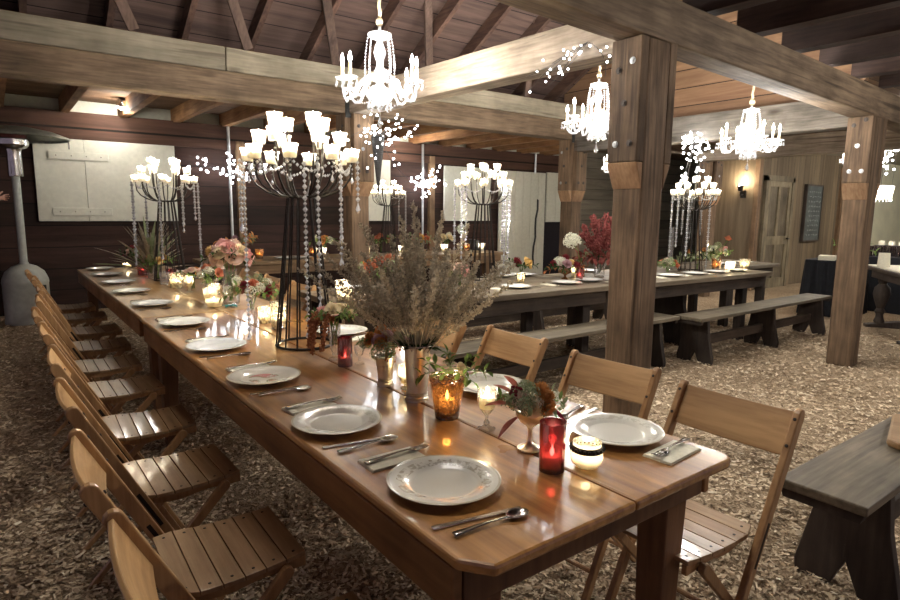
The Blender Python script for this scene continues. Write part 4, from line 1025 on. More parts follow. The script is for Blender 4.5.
# ------------------------------------------------------------ wrought-iron candelabras
def chain(m, p, L, bead=.008, step=.021, drop=.03):
    p = Vector(p); n = int(L / step)
    for k in range(n):
        m.octa(p - Vector((0, 0, step * (k + .5))), bead * (1 if k % 2 else .72), bead * (1.15 if k % 2 else .8))
    if drop:
        c = p - Vector((0, 0, n * step)); m.lathe([(0, 0), (drop * .28, -drop * .75), (drop * .42, -drop * 1.15), (drop * .2, -drop * 1.6), (0, -drop * 1.75)], c, 6)
def swag(m, p, q, dip, bead=.0075, n=12):
    p, q = Vector(p), Vector(q)
    for k in range(n + 1):
        u = k / n; m.octa(p.lerp(q, u) - Vector((0, 0, dip * 4 * u * (1 - u))), bead, bead * 1.1)
def candelabra(label, loc, strands, rz=0, sc=1.0, power=.5, rods=14, detail=1, grp='iron candelabras', col=(1, .87, .66)):
    t = thing('candelabra', label, 'candelabra', loc, rz, grp); S = sc
    m = MB(); m.tube([(.131 * S * math.cos(a), .131 * S * math.sin(a), .007) for a in [2 * PI * k / 40 for k in range(41)]], .0065, 6); m.build('base_ring', M_IRON, t)
    m = MB(); m.tube([(.062 * S * math.cos(a), .062 * S * math.sin(a), .69 * S) for a in [2 * PI * k / 24 for k in range(25)]], .006, 6)
    m.lathe([(0, 0), (.06, .0), (.062, .006), (0, .008)], (0, 0, .692 * S), 20); m.build('neck_ring', M_IRON, t)
    for k in range(rods):
        a = 2 * PI * k / rods; c, s = math.cos(a), math.sin(a)
        MB().tube([(.131 * S * c, .131 * S * s, .008), (.116 * S * c, .116 * S * s, .16), (.062 * S * c, .062 * S * s, .69 * S)], .0042, 5).build('cage_rod', M_IRON, t)
    tips = []
    for n, r, zc, ph in ((8, .232, .85, .2), (6, .178, .925, .55), (4, .12, .995, .1)):
        for k in range(n):
            a = 2 * PI * k / n + ph; c, s = math.cos(a), math.sin(a); r_ = r * S; z0, z1 = .69 * S, zc * S
            pts = [(.05 * S * c, .05 * S * s, z0)]
            for u in (.2, .4, .6, .8): pts.append(((.05 * S + (r_ - .05 * S) * math.sin(u * PI / 2)) * c, (.05 * S + (r_ - .05 * S) * math.sin(u * PI / 2)) * s, z0 + (z1 - z0) * (1 - math.cos(u * PI / 2)) * .8))
            pts.append((r_ * c, r_ * s, z1))
            MB().tube(pts, .005, 5).build('arm', M_IRON, t)
            p = Vector((r_ * c, r_ * s, z1)); tips.append((a, p))
            cu = MB(); cu.lathe([(0, .0), (.025, 0), (.028, .008), (.031, .047), (.036, .052), (.035, .058)], p, 18)
            o = cu.build('candle_cup', M_CUP, t, sharp=.9)
            w = MB(); w.lathe([(0, .004), (.022, .004), (.024, .030), (0, .032)], p, 12); w.build('wax', M_WAX, o)
            fl = MB(); fl.lathe([(0, .030), (.006, .038), (.004, .052), (0, .066)], p, 8); fl.build('flame', M_CUPF, o)
            if power: lamp(t, p + Vector((0, 0, .05)), power, col, .012, 'cup_light')
    for a_deg, L in strands:
        a = math.radians(a_deg); m = MB(); p = Vector((.262 * S * math.cos(a), .262 * S * math.sin(a), .86 * S)); chain(m, p, L, .012 * (1 if detail else 1.35), .0235)
        m.build('crystal_strand', M_CRYST, t)
    for k in range(8):
        a, b = tips[k][1], tips[(k + 1) % 8][1]; m = MB(); swag(m, a, b, .05); m.build('crystal_swag', M_CRYST, t)
        if detail: m = MB(); chain(m, a, .07, .007, .02, .022); m.build('crystal_drop', M_CRYST, t)
    for k in range(8, 14):
        if detail: m = MB(); chain(m, tips[k][1], .09, .007, .02, .024); m.build('crystal_drop', M_CRYST, t)
    return t
# world bearings: the camera looks along +x+y, so its view's left is about 143 degrees, its right about 323
candelabra('tall black iron candelabra with a wire cage, standing on the varnished table', (1.134, 2.645, ZT), [(143, .80), (160, .30), (262, .62), (286, .44), (250, .74), (20, .34), (320, .20)], power=.5)
candelabra('iron candelabra with crystal chains farther down the long table, before the wide white shutter', (1.215, 5.745, ZT), [(140, .62), (150, .70), (165, .35), (100, .45), (30, .4), (330, .80), (320, .55), (300, .30), (230, .62), (270, .34)], .3, power=.28, detail=0)
candelabra('iron candelabra with crystal chains on the grey table, behind the dried heather', (3.595, 4.28, .765), [(143, .62), (155, .50), (100, .55), (60, .35), (250, .62), (325, .55), (318, .75), (300, .30)], .7, power=.35, detail=0)
candelabra('small-looking iron candelabra on the table along the back wall', (4.66, 7.72, .765), [(320, .5), (330, .65), (300, .4), (10, .5)], .2, power=.35, detail=0)
candelabra('iron candelabra with hanging crystals on the grey table near the panelled door', (6.12, 3.71, .765), [(143, .52), (170, .62), (120, .6), (30, .40), (10, .45), (323, .80), (345, .42)], .5, sc=.97, power=.35, detail=0)

# ------------------------------------------------------------ crystal chandeliers
def chandelier(label, loc, rope, sc=1.0, power=7.0, rz=0.0, col=(1, .95, .86)):
    t = thing('chandelier', label, 'chandelier', loc, rz, 'crystal chandeliers'); S = sc
    pr = [(0, -.15), (.012, -.145), (.03, -.12), (.075, -.09), (.098, -.05), (.07, -.02), (.03, -.02), (.022, .02), (.035, .06), (.028, .10), (.02, .14), (.04, .20), (.03, .24), (.018, .27), (.070, .295), (.075, .315), (.012, .335), (.01, .36), (0, .365)]
    MB().lathe([(r * S, z * S) for r, z in pr], n=20).build('column', M_CRYST, t, sharp=1.5)
    n = 8
    for k in range(n):
        a = 2 * PI * k / n + .2; c, s = math.cos(a), math.sin(a); r0 = .265 if k % 2 == 0 else .235; zd = .0 if k % 2 == 0 else .03
        pts = [(q * S * c, q * S * s, z * S) for q, z in ((.03, .03), (.07, .055), (.11, .03), (.145, -.04), (.18, -.085), (.22, -.085), (r0 - .005, -.05), (r0, zd - .008))]
        MB().tube(pts, [.011 * S, .011 * S, .011 * S, .010 * S, .010 * S, .010 * S, .009 * S, .008 * S], 8).build('arm', M_CRYST, t)
        p = Vector((r0 * S * c, r0 * S * s, zd * S))
        m = MB(); m.lathe([(0, -.006 * S), (.03 * S, -.004 * S), (.048 * S, .010 * S), (.045 * S, .012 * S), (.02 * S, .002 * S)], p, 14)
        for j in range(6):
            th = 2 * PI * j / 6; chain(m, p + Vector((.045 * S * math.cos(th), .045 * S * math.sin(th), .008 * S)), .012, .006 * S, .012, .026 * S)
        m.build('drip_dish', M_CRYST, t)
        MB().lathe([(0, .0), (.011 * S, .0), (.011 * S, .095 * S), (0, .096 * S)], p, 10).build('candle_sleeve', M_WAX, t)
        MB().lathe([(0, .095 * S), (.010 * S, .108 * S), (.0115 * S, .122 * S), (.006 * S, .142 * S), (0, .16 * S)], p, 10).build('bulb', M_BULB, t)
        lamp(t, p + Vector((0, 0, .125 * S)), power, col, .02, 'bulb_light')
        m = MB(); b = 2 * PI * (k + 1) / n + .2
        q = Vector(((.265 if (k + 1) % 2 == 0 else .235) * S * math.cos(b), (.265 if (k + 1) % 2 == 0 else .235) * S * math.sin(b), 0)); swag(m, p, q, .09 * S, .007 * S, 12)
        m.build('bead_swag', M_CRYST, t)
        m = MB(); top = Vector((.072 * S * c, .072 * S * s, .305 * S)); bot = Vector((.088 * S * c, .088 * S * s, -.0 * S))
        for j in range(17): u = j / 16; m.octa(top.lerp(bot, u) + Vector((c, s, 0)) * (.012 * math.sin(PI * u)), .0075 * S, .009 * S)
        m.build('bead_strand', M_CRYST, t)
        m = MB(); chain(m, (.07 * S * c, .07 * S * s, -.06 * S), .03, .007 * S, .015, .04 * S); m.build('crystal_drop', M_CRYST, t)
    m = MB(); chain(m, (0, 0, -.15 * S), .03, .009 * S, .015, .05 * S); m.build('bottom_drop', M_CRYST, t)
    m = MB(); z = .36 * S; pts = []
    while z < rope: pts.append((.004 * math.sin(z * 60), .004 * math.cos(z * 60), z)); z += .03
    m.tube(pts, .011, 6); m.ball((0, 0, .385 * S), .024, 8, 6, (1, 1, 1.3)); m.build('hanging_rope', M_ROPE, t)
    return t
chandelier('crystal chandelier hanging from a rope over the long table, before the pale crossbeam', (2.125, 3.62, 2.215), 1.80, 1.04, 9.5, .1)
chandelier('crystal chandelier half hidden by the thick bolted post', (4.41, 3.68, 2.20), 1.80, 1.04, 7.5, .3)
chandelier('crystal chandelier over the far benches near the panelled door', (5.27, 2.725, 2.005), 1.6, .88, 3.6, .0)

chandelier('added crystal chandelier over the near half of the long table, unseen above the picture', (1.0, 1.75, 2.48), 1.2, 1.04, 4.6, .2)  # added lamp out of view, lifts the near plates and seats
chandelier('added crystal chandelier in the front aisle above the near bench, unseen outside the picture', (5.3, -.5, 2.30), .5, 1.0, 15.0, .2)  # unseen lamp added to brighten the floor by the benches
chandelier('added unseen crystal chandelier in the back aisle, hidden behind the thick bolted post', (8.1, 6.25, 2.12), .48, 1.0, 6.0, .2)  # added behind the post to light the sliding doors and far wall
chandelier('added unseen crystal chandelier near the bar, hidden behind the lone bolted post', (9.68, 3.38, 2.16), .45, .9, 6.0, .2)  # put in out of sight to brighten the door wall
chandelier('added crystal chandelier over the bar tables, unseen beyond the edge of the picture', (13.6, 2.0, 2.12), .5, 1.0, 20.0, .2)  # extra unseen lamp that lights the pale wall and the bar

# ------------------------------------------------------------ fairy lights and the wicker cone
def fairy(label, c, ext, n, seed, r=.014, root=None, wires=6):
    t = thing('fairy_lights', label, 'string lights', c, 0); R = random.Random(seed); P = []
    root = Vector(root or (0, 0, ext[2])); per = n // wires; bm = None
    for w in range(wires):
        while True:
            e = Vector((R.uniform(-1, 1), R.uniform(-1, 1), R.uniform(-1, .9)))
            if e.length < 1.05: break
        e = Vector((e.x * ext[0], e.y * ext[1], e.z * ext[2])) * 1.3; mid = root.lerp(e, .5) + Vector((R.uniform(-.4, .4) * ext[0], R.uniform(-.4, .4) * ext[1], R.uniform(-.2, .5) * ext[2]))
        P = lambda u: root * (1 - u) ** 2 + mid * (2 * u * (1 - u)) + e * u * u
        MB().tube([P(k / 8) for k in range(9)], .0022, 4, False).build('wire', M_WIRE, t)
        for k in range(per):
            u = .12 + .88 * (k + R.random()) / per; p = P(u)
            p = p + Vector((R.gauss(0, 1) * ext[0], R.gauss(0, 1) * ext[1], R.gauss(0, 1) * ext[2])) * .11
            if bm is None: bm = MB().ball((0, 0, 0), r, 8, 6).build('fairy_bulb', M_FAIRY, t, p)
            else: o = bm.copy(); C.objects.link(o); o.parent = t; o.location = p
    return t
fairy('cluster of fairy lights spilling from the wicker cone on the timber post', (3.30, 5.33, 2.12), (.38, .14, .36), 78, 1, .010, (-.17, .0, .02), 13)
fairy('branch of fairy lights on the steel pipe by the wide white shutter', (2.86, 9.25, 1.97), (.62, .14, .36), 60, 2, .0155, (0, 0, -.10), 12)
fairy('branch of fairy lights on the steel pipe behind the candelabra on the grey table', (6.40, 9.25, 1.98), (.42, .14, .34), 66, 3, .0165, (0, 0, -.10), 11)
fairy('loose strings of fairy lights looped over the pale crossbeam beside the thick bolted post', (2.86, 2.62, 2.22), (.06, .30, .20), 30, 4, .006, (.02, -.12, .17), 7)
fairy('bunch of fairy lights hanging above the candelabra near the panelled door', (6.08, 3.74, 1.98), (.14, .22, .27), 70, 5, .0115, (0, 0, .2), 14)
fairy('fairy lights hanging beyond the lone post over the bar tables', (9.6, 3.0, 2.10), (.14, .26, .34), 60, 6, .013, (0, 0, .30), 12)
t = thing('wicker_cone', 'dark wicker cone hung point down on the timber post', 'cone basket', (3.12, 5.36, 1.56))
m = MB(); m.lathe([(.004, 0), (.022, .15), (.046, .36), (.066, .56), (.064, .56), (.044, .36), (.02, .16)], n=20)
for k in range(28): z = .02 * k + .01; r = .003 + .112 * z; m.lathe([(r, z - .004), (r + .005, z), (r, z + .004)], n=20)
m.build('cone_weave', M_WICK, t)
MB().tube([(.0, .066, .55), (0, .115, .62), (0, .19, .64)], .006).build('hook', M_IRON, t)
t = thing('hanging_lantern', 'glowing crystal-fringed lantern hanging beyond the lone post', 'lantern', (9.75, 3.16, 1.62))
m = MB(); m.lathe([(.13, 0), (.16, .17), (.155, .175)], n=20); m.build('shade', M_CUP, t)
m = MB()
for k in range(20): th = 2 * PI * k / 20; chain(m, (.135 * math.cos(th), .135 * math.sin(th), .16), .16, .012, .026, .03)
m.build('crystal_fringe', M_CRYST, t); MB().ball((0, 0, .09), .04).build('bulb', M_FLOOD, t)
MB().tube([(0, 0, .17), (0, 0, 1.0)], .004).build('hanging_wire', M_IRON, t)
lamp(t, (0, 0, .06), 5, (1, .9, .75), .05, 'lantern_light')

# ------------------------------------------------------------ things on the grey table and the back table
ZG = .7605
def gy(x, off=0): return 3.93 - .045 * (x - 3.1) + off
G2 = 'dinner plates on the grey tables'
k = 0
for x, y, lb in [(3.48, 3.69, 'white plate on the grey table behind the dried heather, bench side'), (4.06, 3.66, 'white plate on the grey table just before the thick bolted post, bench side'), (4.40, 3.69, 'white plate on the grey table partly hidden by the thick bolted post'),
                 (4.20, 4.36, 'white plate on the far side of the grey table, before the white sliding doors'), (5.10, 4.30, 'white plate on the far side of the grey table behind the red amaranth vase'), (3.95, 4.40, 'white plate beside the yellow rose on the grey table'), (2.28, 4.36, 'white plate at the end of the grey table behind the post with the wicker cone'),
                 (5.45, 3.52, 'white plate on the grey table just past the thick bolted post'), (5.87, 3.50, 'white plate in front of the candelabra near the panelled door'), (6.25, 3.48, 'white plate on the grey table before the amber votive'), (6.62, 3.46, 'white plate at the door end of the grey table')]:
    plate((x, y, ZG), M_PL_WHITE, lb, x, G2)
    if k < 10 and k not in (4, 6):
        s = -1 if y < 4 else 1
        piece('napkin', 'napkin', mk_napkin, (x - .21, y + .0, ZG), 1.5, 'folded napkin at the place ' + lb.replace(' partly', '').split(',')[0].replace('white plate ', ''), 'napkin', 'napkins on the grey tables')
        piece('fork', 'fork', mk_fork, (x - .2, y, ZG + .0066), 1.5, 'fork at the place ' + lb.replace(' partly', '').split(',')[0].replace('white plate ', ''), 'fork', 'forks on the grey tables')
        piece('knife', 'knife', mk_knife, (x + .19, y, ZG), 1.5, 'knife at the place ' + lb.replace(' partly', '').split(',')[0].replace('white plate ', ''), 'knife', 'knives on the grey tables')
    k += 1
# thick bolted post side
vase('ribbed clear vase holding the red amaranth, before the thick bolted post', (4.76, 3.86, ZG), cyl(.05, .062, .20))
t = thing('amaranth_spray', 'tall dusty red amaranth plumes in the ribbed clear vase', 'flowers', (4.76, 3.86, ZG + .18)); R = random.Random(6)
for k in range(13):
    th = 2.4 * k; e = .15 + .75 * (k / 12); d = Vector((math.sin(e) * math.cos(th), math.sin(e) * math.sin(th), math.cos(e))); L = .42 - .16 * e
    MB().tube([(0, 0, -.14), d * L * .5], .004, 4).build('stem', M_LEAFD, t)
    tassel([d * L * .4, d * L * .7, d * L + V(0, 0, .01), d * L * 1.12 + V(0, 0, -.02 * k * .2)], .045, R, 90).build('amaranth_plume', M_AMARR, t)
for k in range(9):
    th = k * .7; leafspray((0, 0, 0), .26, (math.cos(th), math.sin(th), .25), R, 9).build('leaf_sprig', M_LEAFR, t)
t = thing('glass_bottle', 'amber glass bottle with a tall white hydrangea, before the red amaranth', 'bottle', (4.47, 3.85, ZG))
MB().lathe([(0, .004), (.036, 0), (.038, .01), (.038, .12), (.016, .165), (.014, .20), (.017, .205)], n=18).build('bottle_body', M_AMBERP, t)
b = thing('white_hydrangea', 'white hydrangea head on a long stem in the amber bottle', 'flower', (4.47, 3.85, ZG + .2)); R = random.Random(8)
MB().tube([(0, 0, -.12), (-.02, .02, .06), (-.06, .05, .13)], .004, 5).build('stem', M_LEAF, b); umbel((-.07, .06, .16), .085, (-.3, .1, 1), R, 70).build('hydrangea_head', M_WHITEP, b)
leafspray((0, 0, .0), .12, (.5, -.3, .5), R, 7).build('leaf_sprig', M_LEAFG, b)
vase('dark footed compote on the grey table before the amber bottle', (4.33, 3.92, ZG), [(.04, 0), (.012, .02), (.012, .04), (.06, .065), (.065, .09)], M_AMBERP, 'flower_compote')
bouquet('low autumn bouquet with a bronze plume in the dark footed compote', (4.33, 3.92, ZG + .12), [('mum', M_BURG, 'chrysanthemum', 3, .045), ('rose', M_MAUVE, 'rose', 2, .045), ('rose', M_YELL, 'rose', 1, .045), ('umbel', M_WHITEP, 'white_blossom', 3, .045), ('leaf', M_LEAFD, 'leaf_sprig', 7, .14), ('leaf', M_AMAR, 'bronze_plume', 3, .17)], 51, .11)
votive('red glass votive between the dark compote and the amber bottle', (4.40, 3.80, ZG), cyl(.03, .036, .11), M_RED, .025, .008, .03, .5, col=(1, .45, .25))
votive('slim cream candle glass just behind the amber bottle', (4.53, 3.98, ZG), cyl(.026, .03, .12), M_CREAM, .022, .008, .05, .9)
bouquet('orange and green flowers on the grey table near the post with the wicker cone', (2.40, 4.10, ZG + .17), [('mum', M_CORAL, 'chrysanthemum', 3, .06), ('rose', M_ORANGE, 'rose', 2, .05), ('umbel', M_LEAFG, 'hydrangea_head', 3, .06), ('leaf', M_LEAF, 'leaf_sprig', 7, .15)], 52, .13, stem=.165)
votive('frosted cream votive at the near corner of the grey table, seen beside the iron candelabra', (2.03, 4.02, ZG), cyl(.045, .055, .12), M_CUP, .035, .008, .05, 1.3)
votive('low glowing votive at the end of the grey table, seen through the wire cage', (1.93, 3.80, ZG), cyl(.05, .055, .085), M_CREAM, .04, .008, .03, 1.1)
bouquet('yellow rose posy on the grey table at the tip of the dried heather', (3.98, 4.16, ZG + .13), [('rose', M_YELL, 'rose', 1, .065), ('mum', M_BURG, 'chrysanthemum', 2, .04), ('leaf', M_LEAFD, 'leaf_sprig', 6, .13)], 53, .08, stem=.125)
bouquet('pink roses on the grey table glimpsed through the dried heather', (3.13, 4.02, ZG + .12), [('rose', M_BLUSH, 'rose', 3, .06), ('rose', M_PINK, 'rose', 2, .05), ('leaf', M_LEAF, 'leaf_sprig', 5, .12)], 54, .09, stem=.115)
votive('clear tumbler candle on the grey table beside the dried heather tips', (3.75, 3.92, ZG), cyl(.035, .04, .09), M_MERC, .03, .008, .03, .6)
# door end
bouquet('low coral and green flowers just past the thick bolted post', (5.83, 3.80, ZG + .07), [('rose', M_CORAL, 'rose', 3, .04), ('umbel', M_LEAFG, 'sedum_head', 4, .04), ('rose', M_BLUSH, 'rose', 2, .04), ('leaf', M_LEAF, 'leaf_sprig', 6, .11)], 55, .10, stem=.068)
vase('tall thin clear taper glass beside the candelabra near the panelled door', (6.05, 3.92, ZG), [(.045, 0), (.04, .01), (.03, .03), (.028, .30), (.024, .48)], name='taper_glass')
bouquet('spreading grey-green leaves and buds around the foot of the candelabra near the door', (6.37, 3.78, ZG + .14), [('rose', M_CREAMP, 'rose', 2, .045), ('mum', M_BRONZE, 'chrysanthemum', 2, .035), ('leaf', M_LEAFG, 'leaf_sprig', 8, .19), ('leaf', M_LEAFD, 'leaf_sprig', 4, .16)], 56, .13, stem=.135)
votive('amber glass votive on the grey table near the panelled door', (6.50, 3.62, ZG), cyl(.045, .055, .13), M_AMBER, .035, .008, .05, 1.4, col=(1, .75, .42))
votive('low white candle cup beside the amber votive near the panelled door', (6.56, 3.50, ZG), cyl(.04, .045, .07), M_CUP, .034, .008, .03, 1.2)
vase('slender clear vase holding the single coral rose near the panelled door', (6.64, 3.70, ZG), cyl(.025, .03, .14))
b = bouquet('airy posy with one tall coral rose near the door end of the grey table', (6.64, 3.70, ZG + .19), [('rose', M_WHITEP, 'rose', 3, .045), ('rose', M_PINK, 'rose', 2, .04), ('umbel', M_LEAFG, 'hydrangea_head', 3, .045), ('leaf', M_LEAF, 'leaf_sprig', 6, .13)], 57, .11, stem=.18)
rose((.09, -.07, .17), .05, (.2, -.2, 1), random.Random(1)).build('coral_rose', M_CORAL, b); MB().tube([(0, 0, -.1), (.06, -.04, .08), (.09, -.07, .15)], .004, 5).build('stem', M_LEAF, b)
votive('round white votive between the airy posy and the mercury votive', (6.80, 3.62, ZG), cyl(.05, .055, .085), M_CUP, .04, .008, .03, 1.5)
votive('mercury glass votive at the door end of the grey table', (6.90, 3.50, ZG), cyl(.045, .06, .12), M_MERC, .035, .008, .04, 1.3)
for x, y, lb in [(7.35, 3.95, 'white plate on the small plank table behind the grey table'), (7.8, 3.98, 'second white plate on the small plank table by the panelled door')]: plate((x, y, ZG), M_PL_WHITE, lb, 0, G2)

# along the back wall
YT = 7.6
def bt(x): return YT - .05 * (x - 4.2)
vt = [(2.70, 'amber', 'amber votive at the heater end of the back table'), (3.42, 'amber', 'amber votive on the back table seen through the wire cage'), (3.56, 'cup', 'white votive on the back table beside the post with the wicker cone'), (4.22, 'merc', 'mercury votive on the back table just past the post with the wicker cone'),
      (4.12, 'red', 'red glass votive touching the mercury votive on the back table'), (4.80, 'cup', 'bright white votive in the middle of the back table'), (5.55, 'cup', 'white votive on the back table behind the dried heather tips'), (5.98, 'amber', 'amber votive under the small white hydrangea on the back table'), (6.28, 'cup', 'bright votive at the sliding door end of the back table')]
for x, kd, lb in vt:
    mt = {'amber': M_AMBER, 'cup': M_CUP, 'merc': M_MERC, 'red': M_RED}[kd]
    votive(lb, (x, bt(x), ZG), cyl(.045, .058, .12), mt, .035, .008, .05, 1.3 if kd != 'red' else .5, col=(1, .72, .4) if kd in ('amber', 'red') else (1, .85, .62))
for i, (x, spec, lb) in enumerate([
    (2.50, [('mum', M_MAUVE, 'chrysanthemum', 3, .05), ('tassel', M_AMAR, 'amaranth_tassel', 2, .02), ('leaf', M_LEAFG, 'leaf_sprig', 7, .2), ('leaf', M_ORANGE, 'orange_sprig', 3, .24)], 'mauve flowers with orange sprigs at the heater end of the back table'),
    (3.66, [('rose', M_ORANGE, 'rose', 3, .06), ('umbel', M_WHITEP, 'white_blossom', 4, .05), ('leaf', M_LEAF, 'leaf_sprig', 7, .18)], 'orange and white flowers beside the post on the back table'),
    (5.25, [('mum', M_CORAL, 'chrysanthemum', 3, .06), ('rose', M_YELL, 'rose', 2, .06), ('leaf', M_LEAFG, 'leaf_sprig', 7, .2), ('tassel', M_AMARR, 'amaranth_tassel', 2, .02)], 'red and yellow flowers in the middle of the back table'),
    (5.72, [('rose', M_CREAMP, 'rose', 4, .06), ('umbel', M_WHITEP, 'white_blossom', 3, .05), ('leaf', M_LEAFD, 'leaf_sprig', 5, .14)], 'cream roses on the back table beneath the third shutter'),
    (4.55, [('mum', M_CORAL, 'chrysanthemum', 3, .05), ('leaf', M_LEAF, 'leaf_sprig', 7, .18)], 'small red posy with green leaves on the back table by the small-looking candelabra'),
    (6.02, [('umbel', M_WHITEP, 'hydrangea_head', 1, .075), ('leaf', M_LEAFG, 'leaf_sprig', 3, .12)], 'single white hydrangea on a stem near the end of the back table')]):
    tall = i == 5; z = .34 if tall else .18
    bouquet(lb, (x, bt(x) + .17, ZG + z), spec, 60 + i, .02 if tall else .12, stem=z - .005)
for x, lb in ((2.95, 'white plate at the heater end of the back table'), (3.2, 'white plate on the back table beside the wire cage')): plate((x, bt(x) - .2, ZG), M_PL_WHITE, lb, 0, 'dinner plates on the back table')
t = thing('black_speaker', 'small black wedge speaker at the sliding door end of the back table', 'speaker', (6.33, bt(6.3) + .17, ZG), -.4)
MB().prism([(-.11, 0), (.11, 0), (-.02, .17), (-.11, .17)], -.13, .13, 'xz').build('cabinet', M_BLACK, t, bevel=.01)
MB().bar((.06, -.0, .07), (.0, 0, .15), .2, .006, (.8, 0, .6)).build('speaker_grille', M_IRON, t)

# ------------------------------------------------------------ bar beyond the lone post
ang = math.atan2(-.56, -.83)
t = thing('carved_table', 'dark carved table with bulging turned legs beyond the lone post', 'table', (8.5, 2.17, 0), ang)
MB().box(-.75, .75, -.42, .42, .715, .76).build('table_top', W_DARKX, t, bevel=.008)
MB().box(-.70, .70, -.37, .37, .62, .715).build('apron', W_DARKX, t, bevel=.006)
for sx in (-1, 1):
    for sy in (-1, 1):
        MB().lathe([(0, .05), (.05, .05), (.06, .08), (.045, .12), (.04, .16), (.06, .2), (.04, .24), (.075, .34), (.095, .42), (.085, .50), (.04, .55), (.055, .58), (.055, .62)], (sx * .58, sy * .27, 0), 18).build('turned_leg', W_DARKZ, t)
    MB().prism([(-.42, 0), (.42, 0), (.42, .035), (.30, .05), (.08, .085), (-.08, .085), (-.30, .05), (-.42, .035)], sx * .58 - .055, sx * .58 + .055, 'yz').build('foot', W_DARKZ, t, bevel=.006)
MB().box(-.54, .54, -.04, .04, .05, .09).build('floor_stretcher', W_DARKX, t, bevel=.006)
b = MB(); b.box(-.77, .6, -.40, .30, .0, .012); o = b.build('table_runner', M_NAPK, None, (8.5, 2.17, .762), ang); tag(o, 'pale cloth laid over the dark carved table', 'cloth')
t = thing('bar_table', 'low bar counter in dark cloth carrying rows of glassware beyond the lone post', 'table', (10.6, 2.75, 0), -.1)
MB().box(-.45, .45, -1.3, .75, 0, .80).build('counter', M_CLOTH, t, bevel=.01)
R = random.Random(12); key = None; gl = None
for r in range(3):
    for c in range(11):
        p = (10.3 + r * .16, 3.38 - c * .115 - r * .02, .802)
        lab = 'drinking glass standing in the crowded rows on the dark bar counter'
        if gl is None:
            gl = MB().lathe([(0, .004), (.03, 0), (.034, .10), (.038, .15)], n=12).build('drinking_glass', glass('smoky_glass', (.30, .27, .27), (.10, .07, .07), .5, .16), None, p)
            o = gl
        else: o = gl.copy(); C.objects.link(o); o.location = p
        tag(o, lab, 'glass', 'glasses on the bar counter')
t = thing('cup_tray', 'shelf of upturned white cups behind the glasses on the bar', 'tray', (10.87, 2.85, .802), -.1)
MB().box(-.1, .1, -.7, .65, .12, .14).build('shelf', M_BLACK, t)
for k in (-.68, .63): MB().box(-.09, .09, k - .015, k + .015, 0, .12).build('shelf_support', M_BLACK, t)
for k in range(10): MB().lathe([(.045, 0), (.042, .05), (.03, .065), (0, .066)], (0, -.62 + .135 * k, .142), 12).build('cup', M_NAPK, t)
t = thing('table_sign', 'small white card propped up on the dark carved table', 'sign', (8.60, 2.66, .776), ang + PI)
MB().prism([(-.02, 0), (.05, 0), (.028, .17), (.022, .17)], -.06, .06, 'xz').build('card', M_NAPK, t, bevel=.002)
bouquet('green leaves drooping over the dark cloth table beside the lone post', (9.45, 3.30, .93), [('leaf', M_LEAF, 'leaf_sprig', 10, .24), ('umbel', M_LEAFG, 'sedum_head', 2, .05)], 71, .08, cat='greenery', name='leaf_bunch', stem=.15)
b = MB(); b.prism([(-.2, -.1), (.2, -.1), (.24, -.06), (.24, .06), (.2, .1), (-.2, .1), (-.24, .06), (-.24, -.06)], 0, .03)
tag(b.build('wooden_board', W_CHAIRY, None, (3.02, .74, .4815), .25, bevel=.01), 'honey coloured wooden board lying on the bench by the rounded table end', 'board')

# ------------------------------------------------------------ patio heater
t = thing('patio_heater', 'grey mushroom patio heater standing by the dark plank wall', 'heater', (.245, 8.83, 0))
MB().lathe([(0, .0), (.24, .0), (.24, .03), (.235, .04), (.235, .47), (.24, .49), (.235, .53), (.20, .62), (.13, .68), (.05, .71), (.045, .73)], n=36).build('tank_housing', M_HEAT, t, sharp=.6)
MB().bar((.14, -.195, .40), (.17, -.165, .40), .07, .13).build('vent_slot', M_BLACK, t)
MB().tube([(0, 0, .70), (0, 0, 1.76)], .041, 16).build('pole', M_HEAT, t)
MB().lathe([(0, 1.74), (.075, 1.74), (.078, 1.76), (.075, 2.02), (.082, 2.05), (.13, 2.07), (.155, 2.10), (.16, 2.16), (.15, 2.17), (0, 2.17)], n=28).build('burner_head', M_CHROME, t, sharp=.6)
MB().lathe([(.14, 2.17), (.145, 2.23), (.14, 2.25), (0, 2.25)], n=24).build('burner_screen', plain('warm_screen', (.14, .035, .03), .5, .4), t)
MB().lathe([(.56, 2.175), (.575, 2.185), (.565, 2.20), (.42, 2.255), (.22, 2.295), (.0, 2.31)], n=40).build('reflector', plain('reflector_alu', (.36, .38, .33), .35, .6), t, solid=.006)
MB().tube([(.55, -.08, 2.18), (.55, -.08, 2.08)], .008).build('safety_clip', M_CHROME, t)

